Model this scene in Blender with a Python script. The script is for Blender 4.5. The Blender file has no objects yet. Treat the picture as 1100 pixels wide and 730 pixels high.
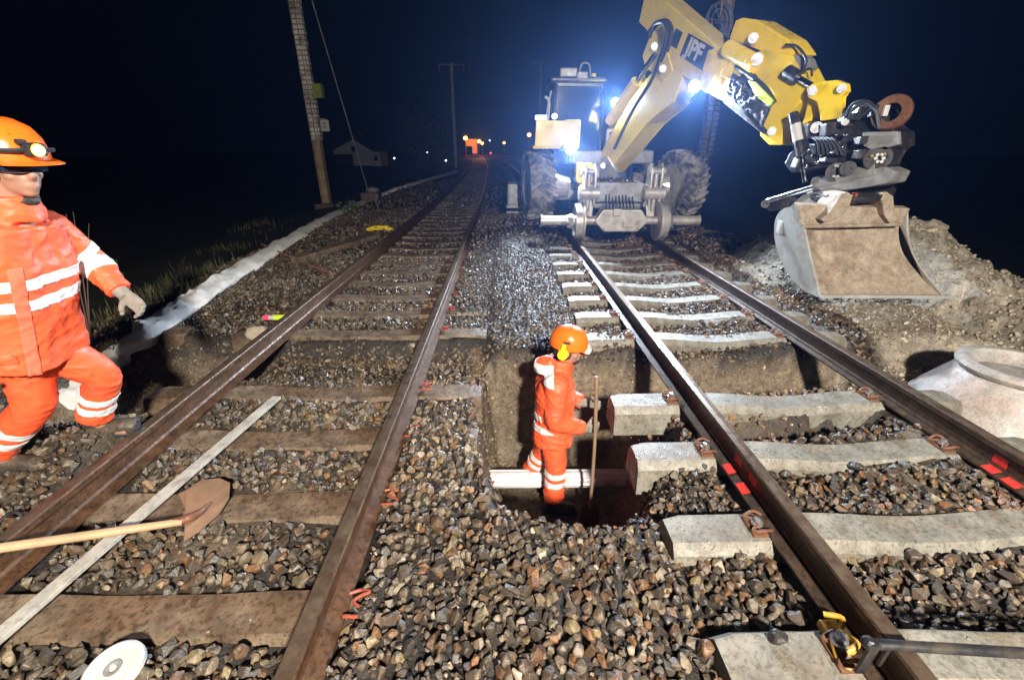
import bpy, bmesh, math, random
import numpy as np
from mathutils import Vector, Matrix, noise
R = math.radians
random.seed(7); rng = np.random.default_rng(11)
SC = bpy.context.scene
COL = SC.collection

# ------------------------------------------------------------------ camera
F = 470.0; CAMZ = 1.585; PITCH = math.atan(207.0 / F)
cp, sp = math.cos(PITCH), math.sin(PITCH)
cam = bpy.data.cameras.new('camera'); camo = bpy.data.objects.new('camera', cam); COL.objects.link(camo)
camo.location = (0, 0, CAMZ); camo.rotation_euler = (math.pi / 2 - PITCH, 0, 0)
cam.sensor_width = 36; cam.lens = F / 1100 * 36; cam.clip_start = .02; cam.clip_end = 2000
SC.camera = camo
# ------------------------------------------------------------------ world + light
w = bpy.data.worlds.new('World'); SC.world = w; w.use_nodes = True
bg = w.node_tree.nodes['Background']
bg.inputs[0].default_value = (0.10, 0.15, 0.36, 1); bg.inputs[1].default_value = 0.005
SC.view_settings.view_transform = 'Standard'; SC.view_settings.look = 'None'
SC.view_settings.exposure = 0.2; SC.view_settings.gamma = 1
SC.render.engine = 'CYCLES'
SC.cycles.use_denoising = True
SC.cycles.max_bounces = 6; SC.cycles.volume_bounces = 0
SC.cycles.sample_clamp_indirect = 4
def spot(name, loc, target, power, color, angle, blend, r):
    l = bpy.data.lights.new(name, 'SPOT'); l.energy = power; l.color = color
    l.spot_size = R(angle); l.spot_blend = blend; l.shadow_soft_size = r
    o = bpy.data.objects.new(name, l); COL.objects.link(o); o.location = loc
    o.rotation_euler = (Vector(target) - Vector(loc)).to_track_quat('-Z', 'Y').to_euler(); return o
KEY = (1.25, -3.3, 3.75)
spot('work_light', KEY, (.4, 6.5, .1), 5000, (1.0, .92, .81), 112, .7, .20)

# ------------------------------------------------------------------ placing helpers
def ray(px, py):
    u = 365 - py; dx = px - 550
    return Vector((dx, F * cp + u * sp, -F * sp + u * cp))
C0 = Vector((0, 0, CAMZ))
def at_z(px, py, z): r = ray(px, py); return C0 + r * ((z - CAMZ) / r.z)
def at_y(px, py, y): r = ray(px, py); return C0 + r * (y / r.y)
BN = Vector((-.929, -.370, 0)); BP0 = Vector((1.95, 9.6, 0))
def bo(px, py, off=0.0):          # a point in the plane the boom swings in
    r = ray(px, py); return C0 + r * ((BN.dot(BP0 - C0) + off) / BN.dot(r))
def cl(y): return -1.485 - .0192 * y - .0006 * np.maximum(y - 10, 0) ** 2
def cr(y): return 2.10 - .0192 * y - .0006 * np.maximum(y - 16, 0) ** 2
YAW = math.atan(.0192)
ZR = .034

# ------------------------------------------------------------------ materials
def mat(name, col, rough=.6, metal=0, var=.25, scale=8, bump=.0, bscale=40, dirt=None, dirt_amt=.5, dscale=3, attr=None, spec=.5, trans=0, emit=None, estr=0, rvar=.15, dcut=.5, speck=0, sp_amt=.45):
    m = bpy.data.materials.new(name); m.use_nodes = True; nt = m.node_tree; N = nt.nodes; L = nt.links
    b = N['Principled BSDF']
    tc = N.new('ShaderNodeTexCoord')
    def nz(s, det=6):
        n = N.new('ShaderNodeTexNoise'); n.inputs['Scale'].default_value = s; n.inputs['Detail'].default_value = det
        n.inputs['Roughness'].default_value = .62; L.new(tc.outputs['Object'], n.inputs['Vector']); return n
    n1 = nz(scale)
    if attr:
        a = N.new('ShaderNodeAttribute'); a.attribute_name = attr; base = a.outputs['Color']
    else:
        rgb = N.new('ShaderNodeRGB'); rgb.outputs[0].default_value = (*col, 1); base = rgb.outputs[0]
    mr = N.new('ShaderNodeMapRange'); mr.inputs[1].default_value = .25; mr.inputs[2].default_value = .75
    mr.inputs[3].default_value = 1 - var; mr.inputs[4].default_value = 1 + var
    L.new(n1.outputs[0], mr.inputs[0])
    mul = N.new('ShaderNodeVectorMath'); mul.operation = 'SCALE'; L.new(base, mul.inputs[0]); L.new(mr.outputs[0], mul.inputs['Scale'])
    out = mul.outputs[0]
    if dirt:
        n2 = nz(dscale, 10); ra = N.new('ShaderNodeMapRange'); ra.inputs[1].default_value = dcut - .08; ra.inputs[2].default_value = dcut + .1
        ra.inputs[3].default_value = 0; ra.inputs[4].default_value = dirt_amt; L.new(n2.outputs[0], ra.inputs[0])
        mx = N.new('ShaderNodeMix'); mx.data_type = 'RGBA'; L.new(ra.outputs[0], mx.inputs[0]); L.new(out, mx.inputs[6])
        mx.inputs[7].default_value = (*dirt, 1); out = mx.outputs[2]
    if speck:
        n5 = nz(speck, 5); r5 = N.new('ShaderNodeMapRange'); r5.inputs[1].default_value = .36; r5.inputs[2].default_value = .5
        r5.inputs[3].default_value = 1 - sp_amt; r5.inputs[4].default_value = 1; L.new(n5.outputs[0], r5.inputs[0])
        n6 = nz(speck * .23, 8); r6 = N.new('ShaderNodeMapRange'); r6.inputs[1].default_value = .35; r6.inputs[2].default_value = .62
        r6.inputs[3].default_value = 1 - sp_amt * .8; r6.inputs[4].default_value = 1.08; L.new(n6.outputs[0], r6.inputs[0])
        m5 = N.new('ShaderNodeMath'); m5.operation = 'MULTIPLY'; L.new(r5.outputs[0], m5.inputs[0]); L.new(r6.outputs[0], m5.inputs[1])
        v5 = N.new('ShaderNodeVectorMath'); v5.operation = 'SCALE'; L.new(out, v5.inputs[0]); L.new(m5.outputs[0], v5.inputs['Scale']); out = v5.outputs[0]
    L.new(out, b.inputs['Base Color'])
    r2 = N.new('ShaderNodeMapRange'); r2.inputs[1].default_value = .3; r2.inputs[2].default_value = .7
    r2.inputs[3].default_value = max(.03, rough - rvar); r2.inputs[4].default_value = min(1, rough + rvar)
    n3 = nz(scale * 2.3, 4); L.new(n3.outputs[0], r2.inputs[0]); L.new(r2.outputs[0], b.inputs['Roughness'])
    b.inputs['Metallic'].default_value = metal; b.inputs['Specular IOR Level'].default_value = spec
    if trans: b.inputs['Transmission Weight'].default_value = trans
    if bump:
        n4 = nz(bscale, 8); bp = N.new('ShaderNodeBump'); bp.inputs['Strength'].default_value = 1; bp.inputs['Distance'].default_value = bump
        L.new(n4.outputs[0], bp.inputs['Height']); L.new(bp.outputs[0], b.inputs['Normal'])
    if emit:
        b.inputs['Emission Color'].default_value = (*emit, 1); b.inputs['Emission Strength'].default_value = estr
    return m
M = {}
M['stone'] = mat('wet_ballast', (0, 0, 0), .37, var=.55, scale=60, bump=.004, bscale=90, attr='tint', spec=.5, rvar=.25)
M['ground'] = mat('wet_earth', (0, 0, 0), .62, speck=55, sp_amt=.45, var=.35, scale=14, bump=.02, bscale=26, attr='tint', rvar=.2)
M['conc_old'] = mat('old_concrete', (.21, .155, .10), .55, var=.3, scale=5, speck=38, sp_amt=.55, bump=.004, bscale=60, dirt=(.11, .06, .032), dirt_amt=.75, dscale=3.5, dcut=.47, rvar=.2)
M['conc_new'] = mat('new_concrete', (.235, .22, .18), .42, var=.22, scale=6, speck=46, sp_amt=.42, bump=.005, bscale=80, dirt=(.17, .12, .07), dirt_amt=.55, dscale=4.5, dcut=.56, rvar=.25)
M['conc_pale'] = mat('pale_concrete', (.40, .39, .36), .5, speck=55, sp_amt=.3, var=.12, scale=7, bump=.003, bscale=70, dirt=(.36, .22, .17), dirt_amt=.5, dscale=1.6, dcut=.52)
M['rail_side'] = mat('rail_brown', (.105, .050, .022), .5, metal=.25, speck=50, sp_amt=.5, var=.35, scale=9, bump=.002, bscale=50, dirt=(.17, .12, .07), dirt_amt=.6, dscale=6, dcut=.62)
M['rail_top'] = mat('rail_running_band', (.16, .115, .08), .38, metal=.55, var=.3, scale=14, dirt=(.08, .045, .028), dirt_amt=.7, dscale=9, dcut=.52)
M['rail_dark'] = mat('rail_dark', (.065, .040, .024), .45, speck=50, sp_amt=.5, metal=.3, var=.4, scale=9, bump=.002, bscale=50, dirt=(.15, .11, .07), dirt_amt=.5, dscale=7, dcut=.6)
M['rust'] = mat('rusty_iron', (.17, .075, .04), .6, metal=.3, var=.5, scale=30, bump=.002, bscale=90)
M['ochre'] = mat('ochre_plastic', (.50, .27, .03), .5, var=.3, scale=20)
M['bolt'] = mat('zinc_bolt', (.45, .45, .46), .35, metal=.8, var=.2, scale=30)
M['redclip'] = mat('red_clip', (.30, .07, .04), .5, metal=.1, var=.5, scale=40)
M['redpaint'] = mat('red_paint', (.55, .022, .015), .5, var=.2, scale=30, dirt=(.1, .05, .03), dirt_amt=.8, dscale=40, dcut=.58)
M['yellow'] = mat('yellow_paint', (.80, .56, .015), .33, var=.08, scale=3, dirt=(.16, .12, .06), dirt_amt=.65, dscale=4, dcut=.62, bump=.001)
M['yellow_dusty'] = mat('dusty_yellow_paint', (.74, .56, .09), .42, var=.12, scale=3, dirt=(.34, .25, .10), dirt_amt=.5, dscale=3, dcut=.55, bump=.001)
M['grey_steel'] = mat('grey_steel', (.30, .30, .29), .5, metal=.3, var=.2, scale=6, dirt=(.14, .11, .08), dirt_amt=.6, dscale=5, dcut=.52, bump=.002)
M['axle'] = mat('worn_axle_steel', (.48, .45, .40), .42, metal=.4, var=.2, scale=8, dirt=(.2, .15, .1), dirt_amt=.6, dscale=6, dcut=.55, bump=.002)
M['black'] = mat('black_paint', (.018, .018, .02), .35, var=.3, scale=10, dirt=(.10, .08, .06), dirt_amt=.5, dscale=7, dcut=.58, bump=.001)
M['hose'] = mat('rubber_hose', (.02, .02, .022), .6, var=.3, scale=12)
M['tyre'] = mat('tyre_rubber', (.05, .047, .042), .6, var=.3, scale=10, dirt=(.36, .33, .28), dirt_amt=.8, dscale=5, dcut=.5, bump=.003)
M['cover'] = mat('black_fabric_cover', (.03, .03, .034), .85, spec=.15, var=.5, scale=9, bump=.02, bscale=14, dirt=(.12, .11, .10), dirt_amt=.6, dscale=6)
M['chrome'] = mat('chrome_rod', (.65, .65, .66), .15, metal=1, var=.05)
M['mud'] = mat('dried_mud', (.37, .30, .22), .8, speck=60, sp_amt=.35, var=.22, scale=7, bump=.010, bscale=22, dirt=(.22, .15, .09), dirt_amt=.7, dscale=4, dcut=.55)
M['bucket'] = mat('bucket_steel', (.40, .40, .37), .5, metal=.2, var=.15, scale=5, dirt=(.28, .20, .13), dirt_amt=.7, dscale=4, dcut=.55, bump=.003)
M['glass'] = mat('dark_glass', (.012, .02, .045), .08, var=.1, spec=.6, rvar=0)
M['white'] = mat('white_paint', (.50, .49, .46), .45, var=.08, scale=6, dirt=(.4, .37, .3), dirt_amt=.5, dscale=6, dcut=.6)
M['hivis'] = mat('hi_vis_orange', (.95, .115, .035), .55, var=.10, scale=5, bump=.003, bscale=24, dirt=(.42, .10, .05), dirt_amt=.55, dscale=6, dcut=.56)
M['flap'] = mat('flap_coral', (.85, .16, .09), .5, var=.1)
M['reflect'] = mat('reflective_tape', (.78, .78, .76), .4, var=.08, scale=20, dirt=(.5, .45, .4), dirt_amt=.5, dscale=12, dcut=.6)
M['helmet'] = mat('helmet_orange', (.85, .16, .012), .28, var=.05, scale=6, dirt=(.5, .18, .06), dirt_amt=.5, dscale=14, dcut=.64)
M['ear'] = mat('muff_yellow', (.85, .70, .02), .35, var=.08)
M['skin'] = mat('skin', (.36, .19, .13), .55, var=.12, scale=14)
M['hair'] = mat('dark_hair', (.03, .022, .018), .6, var=.3, scale=60, bump=.003, bscale=90)
M['glove'] = mat('work_glove', (.22, .20, .17), .8, var=.25, scale=20, bump=.002)
M['boot'] = mat('muddy_boot', (.032, .030, .028), .55, var=.4, scale=10, dirt=(.14, .10, .06), dirt_amt=.7, dscale=8, bump=.003)
M['wood'] = mat('pale_wood', (.42, .29, .16), .55, var=.2, scale=9, dirt=(.22, .15, .08), dirt_amt=.6, dscale=5, dcut=.55)
M['mast'] = mat('mast_steel', (.48, .34, .20), .6, metal=.2, var=.3, scale=4, dirt=(.14, .09, .05), dirt_amt=.6, dscale=2.2)
M['lath'] = mat('white_lath', (.44, .42, .37), .5, speck=30, sp_amt=.3, var=.08, scale=8, dirt=(.42, .36, .27), dirt_amt=.55, dscale=9, dcut=.57)
M['pipe'] = mat('pvc_pipe', (.66, .65, .68), .35, var=.06, scale=5, dirt=(.32, .25, .18), dirt_amt=.7, dscale=7, dcut=.56)
M['fleece'] = mat('white_fleece', (.90, .89, .86), .85, var=.10, scale=4, dirt=(.40, .37, .31), dirt_amt=.5, dscale=3, dcut=.58, bump=.01, bscale=10)
M['grass'] = mat('dry_grass', (.085, .078, .026), .7, var=.5, scale=6)
M['leaf'] = mat('green_leaf', (.06, .11, .02), .55, var=.4, scale=6)
M['twig'] = mat('bare_twig', (.13, .07, .05), .7, var=.3)
M['plaster'] = mat('house_plaster', (.8, .8, .8), .8, var=.1, scale=1)
M['roofm'] = mat('house_roof', (.05, .045, .045), .7, var=.2, scale=3)
M['pinkcap'] = mat('pink_cap', (.95, .08, .16), .4, var=.05)
M['lime'] = mat('lime_label', (.55, .75, .04), .35, var=.05)
M['bag'] = mat('orange_sheet', (.62, .12, .05), .5, var=.3, scale=6, bump=.008, bscale=12, dirt=(.30, .10, .05), dirt_amt=.7, dscale=6)
def em(name, c, s): return mat(name, (.5, .5, .5), .5, emit=c, estr=s)
M['lampglow'] = em('lamp_glow', (.78, .88, 1), 90)
M['orangeglow'] = em('street_glow', (1, .38, .10), 7)
M['warmwall'] = mat('lit_wall', (.5, .2, .06), .8, emit=(1, .28, .05), estr=.5)  # street-lamp light on the wall put in as orange colour and emission
M['whiteglow'] = em('white_glow', (.75, .85, 1), 5)
M['redglow'] = em('red_glow', (1, .04, .05), 6)
M['num'] = mat('sign_ink', (.03, .03, .03), .6)

# ------------------------------------------------------------------ mesh helpers
def link(name, bm, m, parent=None, smooth=False, angle=None):
    if len(bm.verts) == 0: bm.free(); return None
    bmesh.ops.recalc_face_normals(bm, faces=bm.faces)
    me = bpy.data.meshes.new(name)
    if parent is not None:
        bm.transform(parent.matrix_basis.inverted() if parent.parent is None else (parent.parent.matrix_basis @ parent.matrix_basis).inverted())
    bm.to_mesh(me); bm.free()
    if smooth:
        me.polygons.foreach_set('use_smooth', [True] * len(me.polygons))
        if angle: 
            try: me.set_sharp_from_angle(angle=R(angle))
            except Exception: pass
    me.materials.append(m if not isinstance(m, str) else M[m])
    o = bpy.data.objects.new(name, me); COL.objects.link(o)
    if parent is not None: o.parent = parent
    return o
def tag(o, label=None, cat=None, group=None, kind=None):
    if label: o['label'] = label
    if cat: o['category'] = cat
    if group: o['group'] = group
    if kind: o['kind'] = kind
    return o
def thing(name, label, cat, loc=(0, 0, 0), rz=0, group=None):
    o = bpy.data.objects.new(name, None); COL.objects.link(o); o.location = loc; o.rotation_euler = (0, 0, rz)
    o.matrix_basis = Matrix.Translation(Vector(loc)) @ Matrix.Rotation(rz, 4, 'Z')
    o.empty_display_size = .1
    return tag(o, label, cat, group)
def dup(src, loc, rz=0, label=None, kids=True):
    c = src.copy(); COL.objects.link(c); c.location = loc; c.rotation_euler = (0, 0, rz)
    if label: c['label'] = label
    if kids:
        for ch in list(src.children):
            k = ch.copy(); COL.objects.link(k); k.parent = c
            for g in list(ch.children):
                q = g.copy(); COL.objects.link(q); q.parent = k
    return c
def nb(): return bmesh.new()
def box(bm, c, s, rot=None, bev=0):
    r = bmesh.ops.create_cube(bm, size=1)
    mtx = Matrix.Translation(Vector(c)) @ (rot.to_4x4() if rot else Matrix.Identity(4)) @ Matrix.Diagonal((*s, 1))
    bmesh.ops.transform(bm, matrix=mtx, verts=r['verts'])
    if bev:
        es = list({e for v in r['verts'] for e in v.link_edges})
        bmesh.ops.bevel(bm, geom=es, offset=bev, segments=2, affect='EDGES', profile=.6, clamp_overlap=True)
def cyl(bm, a, b, r0, r1=None, seg=16, caps=True):
    a = Vector(a); b = Vector(b); d = b - a; r1 = r0 if r1 is None else r1
    q = d.to_track_quat('Z', 'Y').to_matrix().to_4x4()
    r = bmesh.ops.create_cone(bm, cap_ends=caps, segments=seg, radius1=r0, radius2=r1, depth=d.length)
    bmesh.ops.transform(bm, matrix=Matrix.Translation((a + b) / 2) @ q, verts=r['verts'])
def ball(bm, c, s, sub=2, rot=None):
    r = bmesh.ops.create_icosphere(bm, subdivisions=sub, radius=1)
    if not hasattr(s, '__len__'): s = (s, s, s)
    bmesh.ops.transform(bm, matrix=Matrix.Translation(Vector(c)) @ (rot.to_4x4() if rot else Matrix.Identity(4)) @ Matrix.Diagonal((*s, 1)), verts=r['verts'])
def smoothpath(pts, n=6):
    P = [Vector(p) for p in pts]
    if len(P) < 3: return P
    out = []
    Q = [P[0] * 2 - P[1]] + P + [P[-1] * 2 - P[-2]]
    for i in range(1, len(Q) - 2):
        for k in range(n):
            t = k / n; a, b, c, d = Q[i - 1], Q[i], Q[i + 1], Q[i + 2]
            out.append(.5 * ((2 * b) + (c - a) * t + (2 * a - 5 * b + 4 * c - d) * t * t + (3 * b - a - 3 * c + d) * t ** 3))
    out.append(P[-1]); return out
def tube(bm, pts, rad, seg=10, sm=True, n=6, flat=None):
    P = smoothpath(pts, n) if sm else [Vector(p) for p in pts]
    m = len(P)
    rr = rad if hasattr(rad, '__len__') else [rad] * 2
    def rat(i):
        t = i / (m - 1) * (len(rr) - 1); k = min(int(t), len(rr) - 2); return rr[k] + (rr[k + 1] - rr[k]) * (t - k)
    rings = []; up = None
    for i, p in enumerate(P):
        d = (P[min(i + 1, m - 1)] - P[max(i - 1, 0)]).normalized()
        if up is None:
            up = Vector((0, 0, 1)) if abs(d.z) < .9 else Vector((0, 1, 0))
        x = d.cross(up)
        if x.length < 1e-4: x = d.orthogonal()
        x.normalize(); y = x.cross(d).normalized(); up = y
        r = rat(i)
        fl = flat if flat else 1
        rings.append([bm.verts.new(p + (x * math.cos(a) + y * math.sin(a) * fl) * r) for a in [2 * math.pi * k / seg for k in range(seg)]])
    for a, b in zip(rings, rings[1:]):
        for k in range(seg): bm.faces.new((a[k], a[(k + 1) % seg], b[(k + 1) % seg], b[k]))
    bm.faces.new(rings[0][::-1]); bm.faces.new(rings[-1])
def prism(bm, pts, off, bev=0):
    pts = [Vector(p) for p in pts]; off = Vector(off)
    a = [bm.verts.new(p) for p in pts]; b = [bm.verts.new(p + off) for p in pts]; n = len(pts)
    fs = [bm.faces.new(a), bm.faces.new(b[::-1])]
    for i in range(n): fs.append(bm.faces.new((a[i], b[i], b[(i + 1) % n], a[(i + 1) % n])))
    if bev:
        es = list({e for f in fs for e in f.edges})
        bmesh.ops.bevel(bm, geom=es, offset=bev, segments=2, affect='EDGES', profile=.6, clamp_overlap=True)
def lathe(bm, prof, seg=32, mtx=None, closed=False):
    rings = []
    for (r, z) in prof:
        rings.append([bm.verts.new((r * math.cos(a), r * math.sin(a), z)) for a in [2 * math.pi * k / seg for k in range(seg)]])
    pairs = list(zip(rings, rings[1:])) + ([(rings[-1], rings[0])] if closed else [])
    for a, b in pairs:
        for k in range(seg): bm.faces.new((a[k], a[(k + 1) % seg], b[(k + 1) % seg], b[k]))
    if not closed:
        if prof[0][0] > 0: bm.faces.new(rings[0][::-1])
        if prof[-1][0] > 0: bm.faces.new(rings[-1])
    if mtx: bmesh.ops.transform(bm, matrix=mtx, verts=[v for r in rings for v in r])
def axisM(c, d): return Matrix.Translation(Vector(c)) @ Vector(d).to_track_quat('Z', 'Y').to_matrix().to_4x4()
def quick(name, m, parent, fn, smooth=False, angle=40):
    bm = nb(); fn(bm); return link(name, bm, m, parent, smooth, angle if smooth else None)

# numpy value noise
def vn(x, y, s, seed=0):
    x = np.asarray(x, float) * s + 1000; y = np.asarray(y, float) * s + 1000
    xi = np.floor(x).astype(np.int64); yi = np.floor(y).astype(np.int64); fx = x - xi; fy = y - yi
    fx = fx * fx * (3 - 2 * fx); fy = fy * fy * (3 - 2 * fy)
    def h(a, b):
        n = (a * 374761393 + b * 668265263 + seed * 974634777) & 0x7fffffff
        n = ((n ^ (n >> 13)) * 1274126177) & 0x7fffffff
        return ((n ^ (n >> 16)) & 0xffff) / 65535.0
    return (h(xi, yi) * (1 - fx) + h(xi + 1, yi) * fx) * (1 - fy) + (h(xi, yi + 1) * (1 - fx) + h(xi + 1, yi + 1) * fx) * fy
def fbm(x, y, s, o=4, seed=0):
    v = 0; a = .5; t = 0
    for i in range(o): v = v + a * vn(x, y, s * 2 ** i, seed + i); t += a; a *= .5
    return v / t - .5
def ss(a, b, x): t = np.clip((x - a) / (b - a), 0, 1); return t * t * (3 - 2 * t)
def boxmask(x, y, x0, x1, y0, y1, ex=(.15, .15), ey=(.15, .15)):
    return ss(x0 - ex[0], x0, x) * (1 - ss(x1, x1 + ex[1], x)) * ss(y0 - ey[0], y0, y) * (1 - ss(y1, y1 + ey[1], y))

# ------------------------------------------------------------------ the ground
def ground(x, y):
    """height, dirt amount (0 stones .. 1 earth), grass amount"""
    x = np.asarray(x, float); y = np.asarray(y, float)
    ul = x - cl(y); ur = x - cr(y)
    n = fbm(x, y, 1.3, 4, 3); nf = fbm(x, y, 7, 4, 9)
    z = -.205 + .05 * n + .03 * nf
    inr = (np.abs(ur) < 1.35)
    z = np.where(inr, z - .05 + .085 * ss(-.35, .6, ur + .5 * n) * ss(1.3, .8, ur) + .05 * ss(-1.3, -.9, ur)* ss(-.7, -.9, ur), z)
    z = np.where((np.abs(ul) < .68), z - .01, z)
    z = z + .075 * ss(.80, .92, np.abs(ul)) * ss(2.0, 1.5, np.abs(ul)) * (ss(2.75, 2.3, y) + ss(4.6, 5.2, y))
    mid = (ul > 1.35) & (ur < -1.35)
    z = np.where(mid, z + .03, z)
    z = z + .07 * np.exp(-((x + 2.72) / .35) ** 2 - ((y - 2.1) / .4) ** 2)
    z = z + .15 * ss(-2.34, -2.42, x) * np.exp(-((x + 2.48) / .2) ** 2 - ((y - 2.22) / .28) ** 2)
    # shoulders
    z = z - .55 * ss(-2.6, -5.2, ul) * 1.0 - .75 * ss(-5.5, -10, ul) + .25 * fbm(x, y, .35, 3, 5) * ss(-3, -6, ul)
    z = z - .55 * ss(2.3, 4.5, ur) - .6 * ss(5, 10, ur)
    # mound between the tracks further on
    z = z + .38 * np.exp(-((x - .15) / .75) ** 2 - ((y - 9.6) / 1.7) ** 2)
    z = z + .16 * np.exp(-((x - 4.4) / 1.3) ** 2 - ((y - 8.6) / 1.3) ** 2)
    # spoil heap beside the right track
    px_ = (x - 5.75) * .94 + (y - 6.1) * .34; py_ = -(x - 5.75) * .34 + (y - 6.1) * .94
    hp = 1 - np.sqrt((px_ / 2.35) ** 2 + (py_ / 2.5) ** 2)
    px2 = (x - 6.3); py2 = (y - 3.9)
    hp2 = 1 - np.sqrt((px2 / 2.2) ** 2 + (py2 / 2.3) ** 2)
    heap = 1.18 * np.clip(hp, 0, 1) ** .95; heap2 = .95 * np.clip(hp2, 0, 1)
    cut = boxmask(x, y, 2.9, 4.95, 3.9, 5.6, (.6, .35), (1.0, .5)); hh_lim = cut
    lump = np.abs(fbm(x, y, 3.2, 4, 21)) * .28 + fbm(x, y, 9, 4, 31) * .16
    hh = np.maximum(heap, heap2) * (1 - .80 * cut)
    z = z + hh * (1 + .25 * n) + lump * ss(0, .25, hh)
    dirt = ss(.0, .12, hh + .25 * n)
    dirt = np.maximum(dirt, ss(1.55, 1.9, ur + .8 * n) * ss(6.9, 6.0, y) * (y < 8))
    # the pit round the worker
    wob = .15 * fbm(x, y, 2.2, 4, 41) + .06 * fbm(x, y, 9, 3, 43)
    X = x + wob; Y = y + .8 * wob
    wd = ss(1.7, 2.6, Y)      # the near side is a ramp that widens downwards
    ramp = np.clip((Y - 1.62) / 1.08, 0, 1) ** .85
    p = ss(-.29 + .12 * (1 - wd), -.16 + .22 * (1 - wd), X) * (1 - ss(.52 + .43 * wd, .80 + .37 * wd, X)) * ramp * (1 - ss(3.62, 3.78, Y))
    zp = -1.36 + .08 * n
    z = z * (1 - p) + zp * p
    t = boxmask(X, Y, .6, 3.15, 3.10, 3.72, (.3, .25), (.10, .14))      # trench below the right track
    z = np.minimum(z, z * (1 - t) + (-.80 + .1 * n) * t)
    t2 = boxmask(X, Y, 1.35, 2.45, 2.48, 2.66, (.2, .3), (.05, .05))
    z = np.minimum(z, z * (1 - t2) + (-.42) * t2)
    t3 = boxmask(X, Y, -3.6, -.35, 3.30, 3.98, (.3, .2), (.16, .10))     # trench below the left track
    z = np.minimum(z, z * (1 - t3) + (-.40 + .06 * n) * t3)
    t4 = boxmask(X, Y, -3.9, -2.55, 2.75, 3.95, (.25, .2), (.35, .2))
    z = np.minimum(z, z * (1 - t4) + (-.62 + .1 * n) * t4)
    dirt = np.maximum(dirt, ss(-.75, -1.05, z + .25 * n) * ss(.15, .5, p)); dirt = np.maximum(dirt, ss(3.45, 3.65, Y) * ss(.1, .3, p)); dirt = np.maximum(dirt, ss(.02, -.12, X) * ss(.15, .4, p) * ss(2.3, 2.6, Y))
    dirt = np.maximum(dirt, .75 * ss(.5, .9, t) ); dirt = np.maximum(dirt, .85 * ss(.3, .7, t4))
    dirt = np.where((z < -.35) & (y > 3.62) & (y < 4.1) & (x > -.4) & (x < 3.6), 1, dirt)
    z = np.where(hh > 5, z, z - np.clip(z + .47, 0, 1) * ss(1.15, .80, np.hypot(x - 4.10, y - 3.12)))
    grass = ss(-3.3, -4.2, ul + .6 * n) + ss(3.6, 4.6, ur + .6 * n) * (hh <= 0)
    return z, np.clip(dirt, 0, 1), np.clip(grass, 0, 1)

def spaced(segs):
    out = [segs[0][0]]
    for a, b, st in segs:
        n = max(1, int(round((b - a) / st))); out += [a + (b - a) * (i + 1) / n for i in range(n)]
    return np.array(out)
gx = spaced([(-160, -40, 15), (-40, -12, 2), (-12, -5, .25), (-5, 8, .035), (8, 14, .3), (14, 40, 2), (40, 160, 15)])
gy = spaced([(-30, -6, 4), (-6, -.5, .3), (-.5, 7.5, .035), (7.5, 14, .08), (14, 40, .5), (40, 120, 4), (120, 260, 20)])
GX, GY = np.meshgrid(gx, gy)
GZ, GD, GG = ground(GX, GY)
nv = GX.size; nxg = len(gx); nyg = len(gy)
me = bpy.data.meshes.new('ground')
ii = (np.arange(nyg - 1)[:, None] * nxg + np.arange(nxg - 1)[None, :]).ravel()
faces = np.stack([ii, ii + 1, ii + 1 + nxg, ii + nxg], 1)
def mk_mesh(me, V, Fc, tint=None, k=4, smooth=True):
    me.vertices.add(len(V)); me.vertices.foreach_set('co', V.astype(np.float32).ravel())
    me.loops.add(Fc.size); me.loops.foreach_set('vertex_index', Fc.astype(np.int32).ravel())
    me.polygons.add(len(Fc)); me.polygons.foreach_set('loop_start', np.arange(0, Fc.size, k, dtype=np.int32))
    me.polygons.foreach_set('use_smooth', np.full(len(Fc), smooth))
    me.update(calc_edges=True)
    if tint is not None:
        a = me.color_attributes.new('tint', 'FLOAT_COLOR', 'POINT')
        a.data.foreach_set('color', np.concatenate([tint, np.ones((len(tint), 1))], 1).astype(np.float32).ravel())
cst = np.array([.030, .024, .019]); cdi = np.array([.21, .16, .105]); cgr = np.array([.022, .026, .012]); cheap = np.array([.34, .29, .22])
hm = ss(3.05, 3.4, GX)[..., None] * (GY[..., None] < 9)
T0 = cst * (1 - GD[..., None]) + (cdi * (1 - hm) + cheap * hm) * GD[..., None]
T0 = T0 * (1 - GG[..., None]) + cgr * GG[..., None]
T0 = T0 * (1 + .9 * fbm(GX, GY, 4, 4, 77))[..., None]
mk_mesh(me, np.stack([GX, GY, GZ], -1).reshape(-1, 3), faces, T0.reshape(-1, 3))
me.materials.append(M['ground'])
g = bpy.data.objects.new('ground', me); COL.objects.link(g)
tag(g, 'dark wet earth of the railway embankment and the dug pit', None, kind='structure')
def gz(x, y): return float(ground(np.array([x]), np.array([y]))[0][0])

# ------------------------------------------------------------------ sleepers (positions first: the stones leave them free)
LEFT_Y = [1.11 - .6 + .6 * k for k in range(0, 60) if k != 5]
RIGHT_Y = [.95 - .6 + .6 * k for k in range(0, 45) if k != 5]
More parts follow.
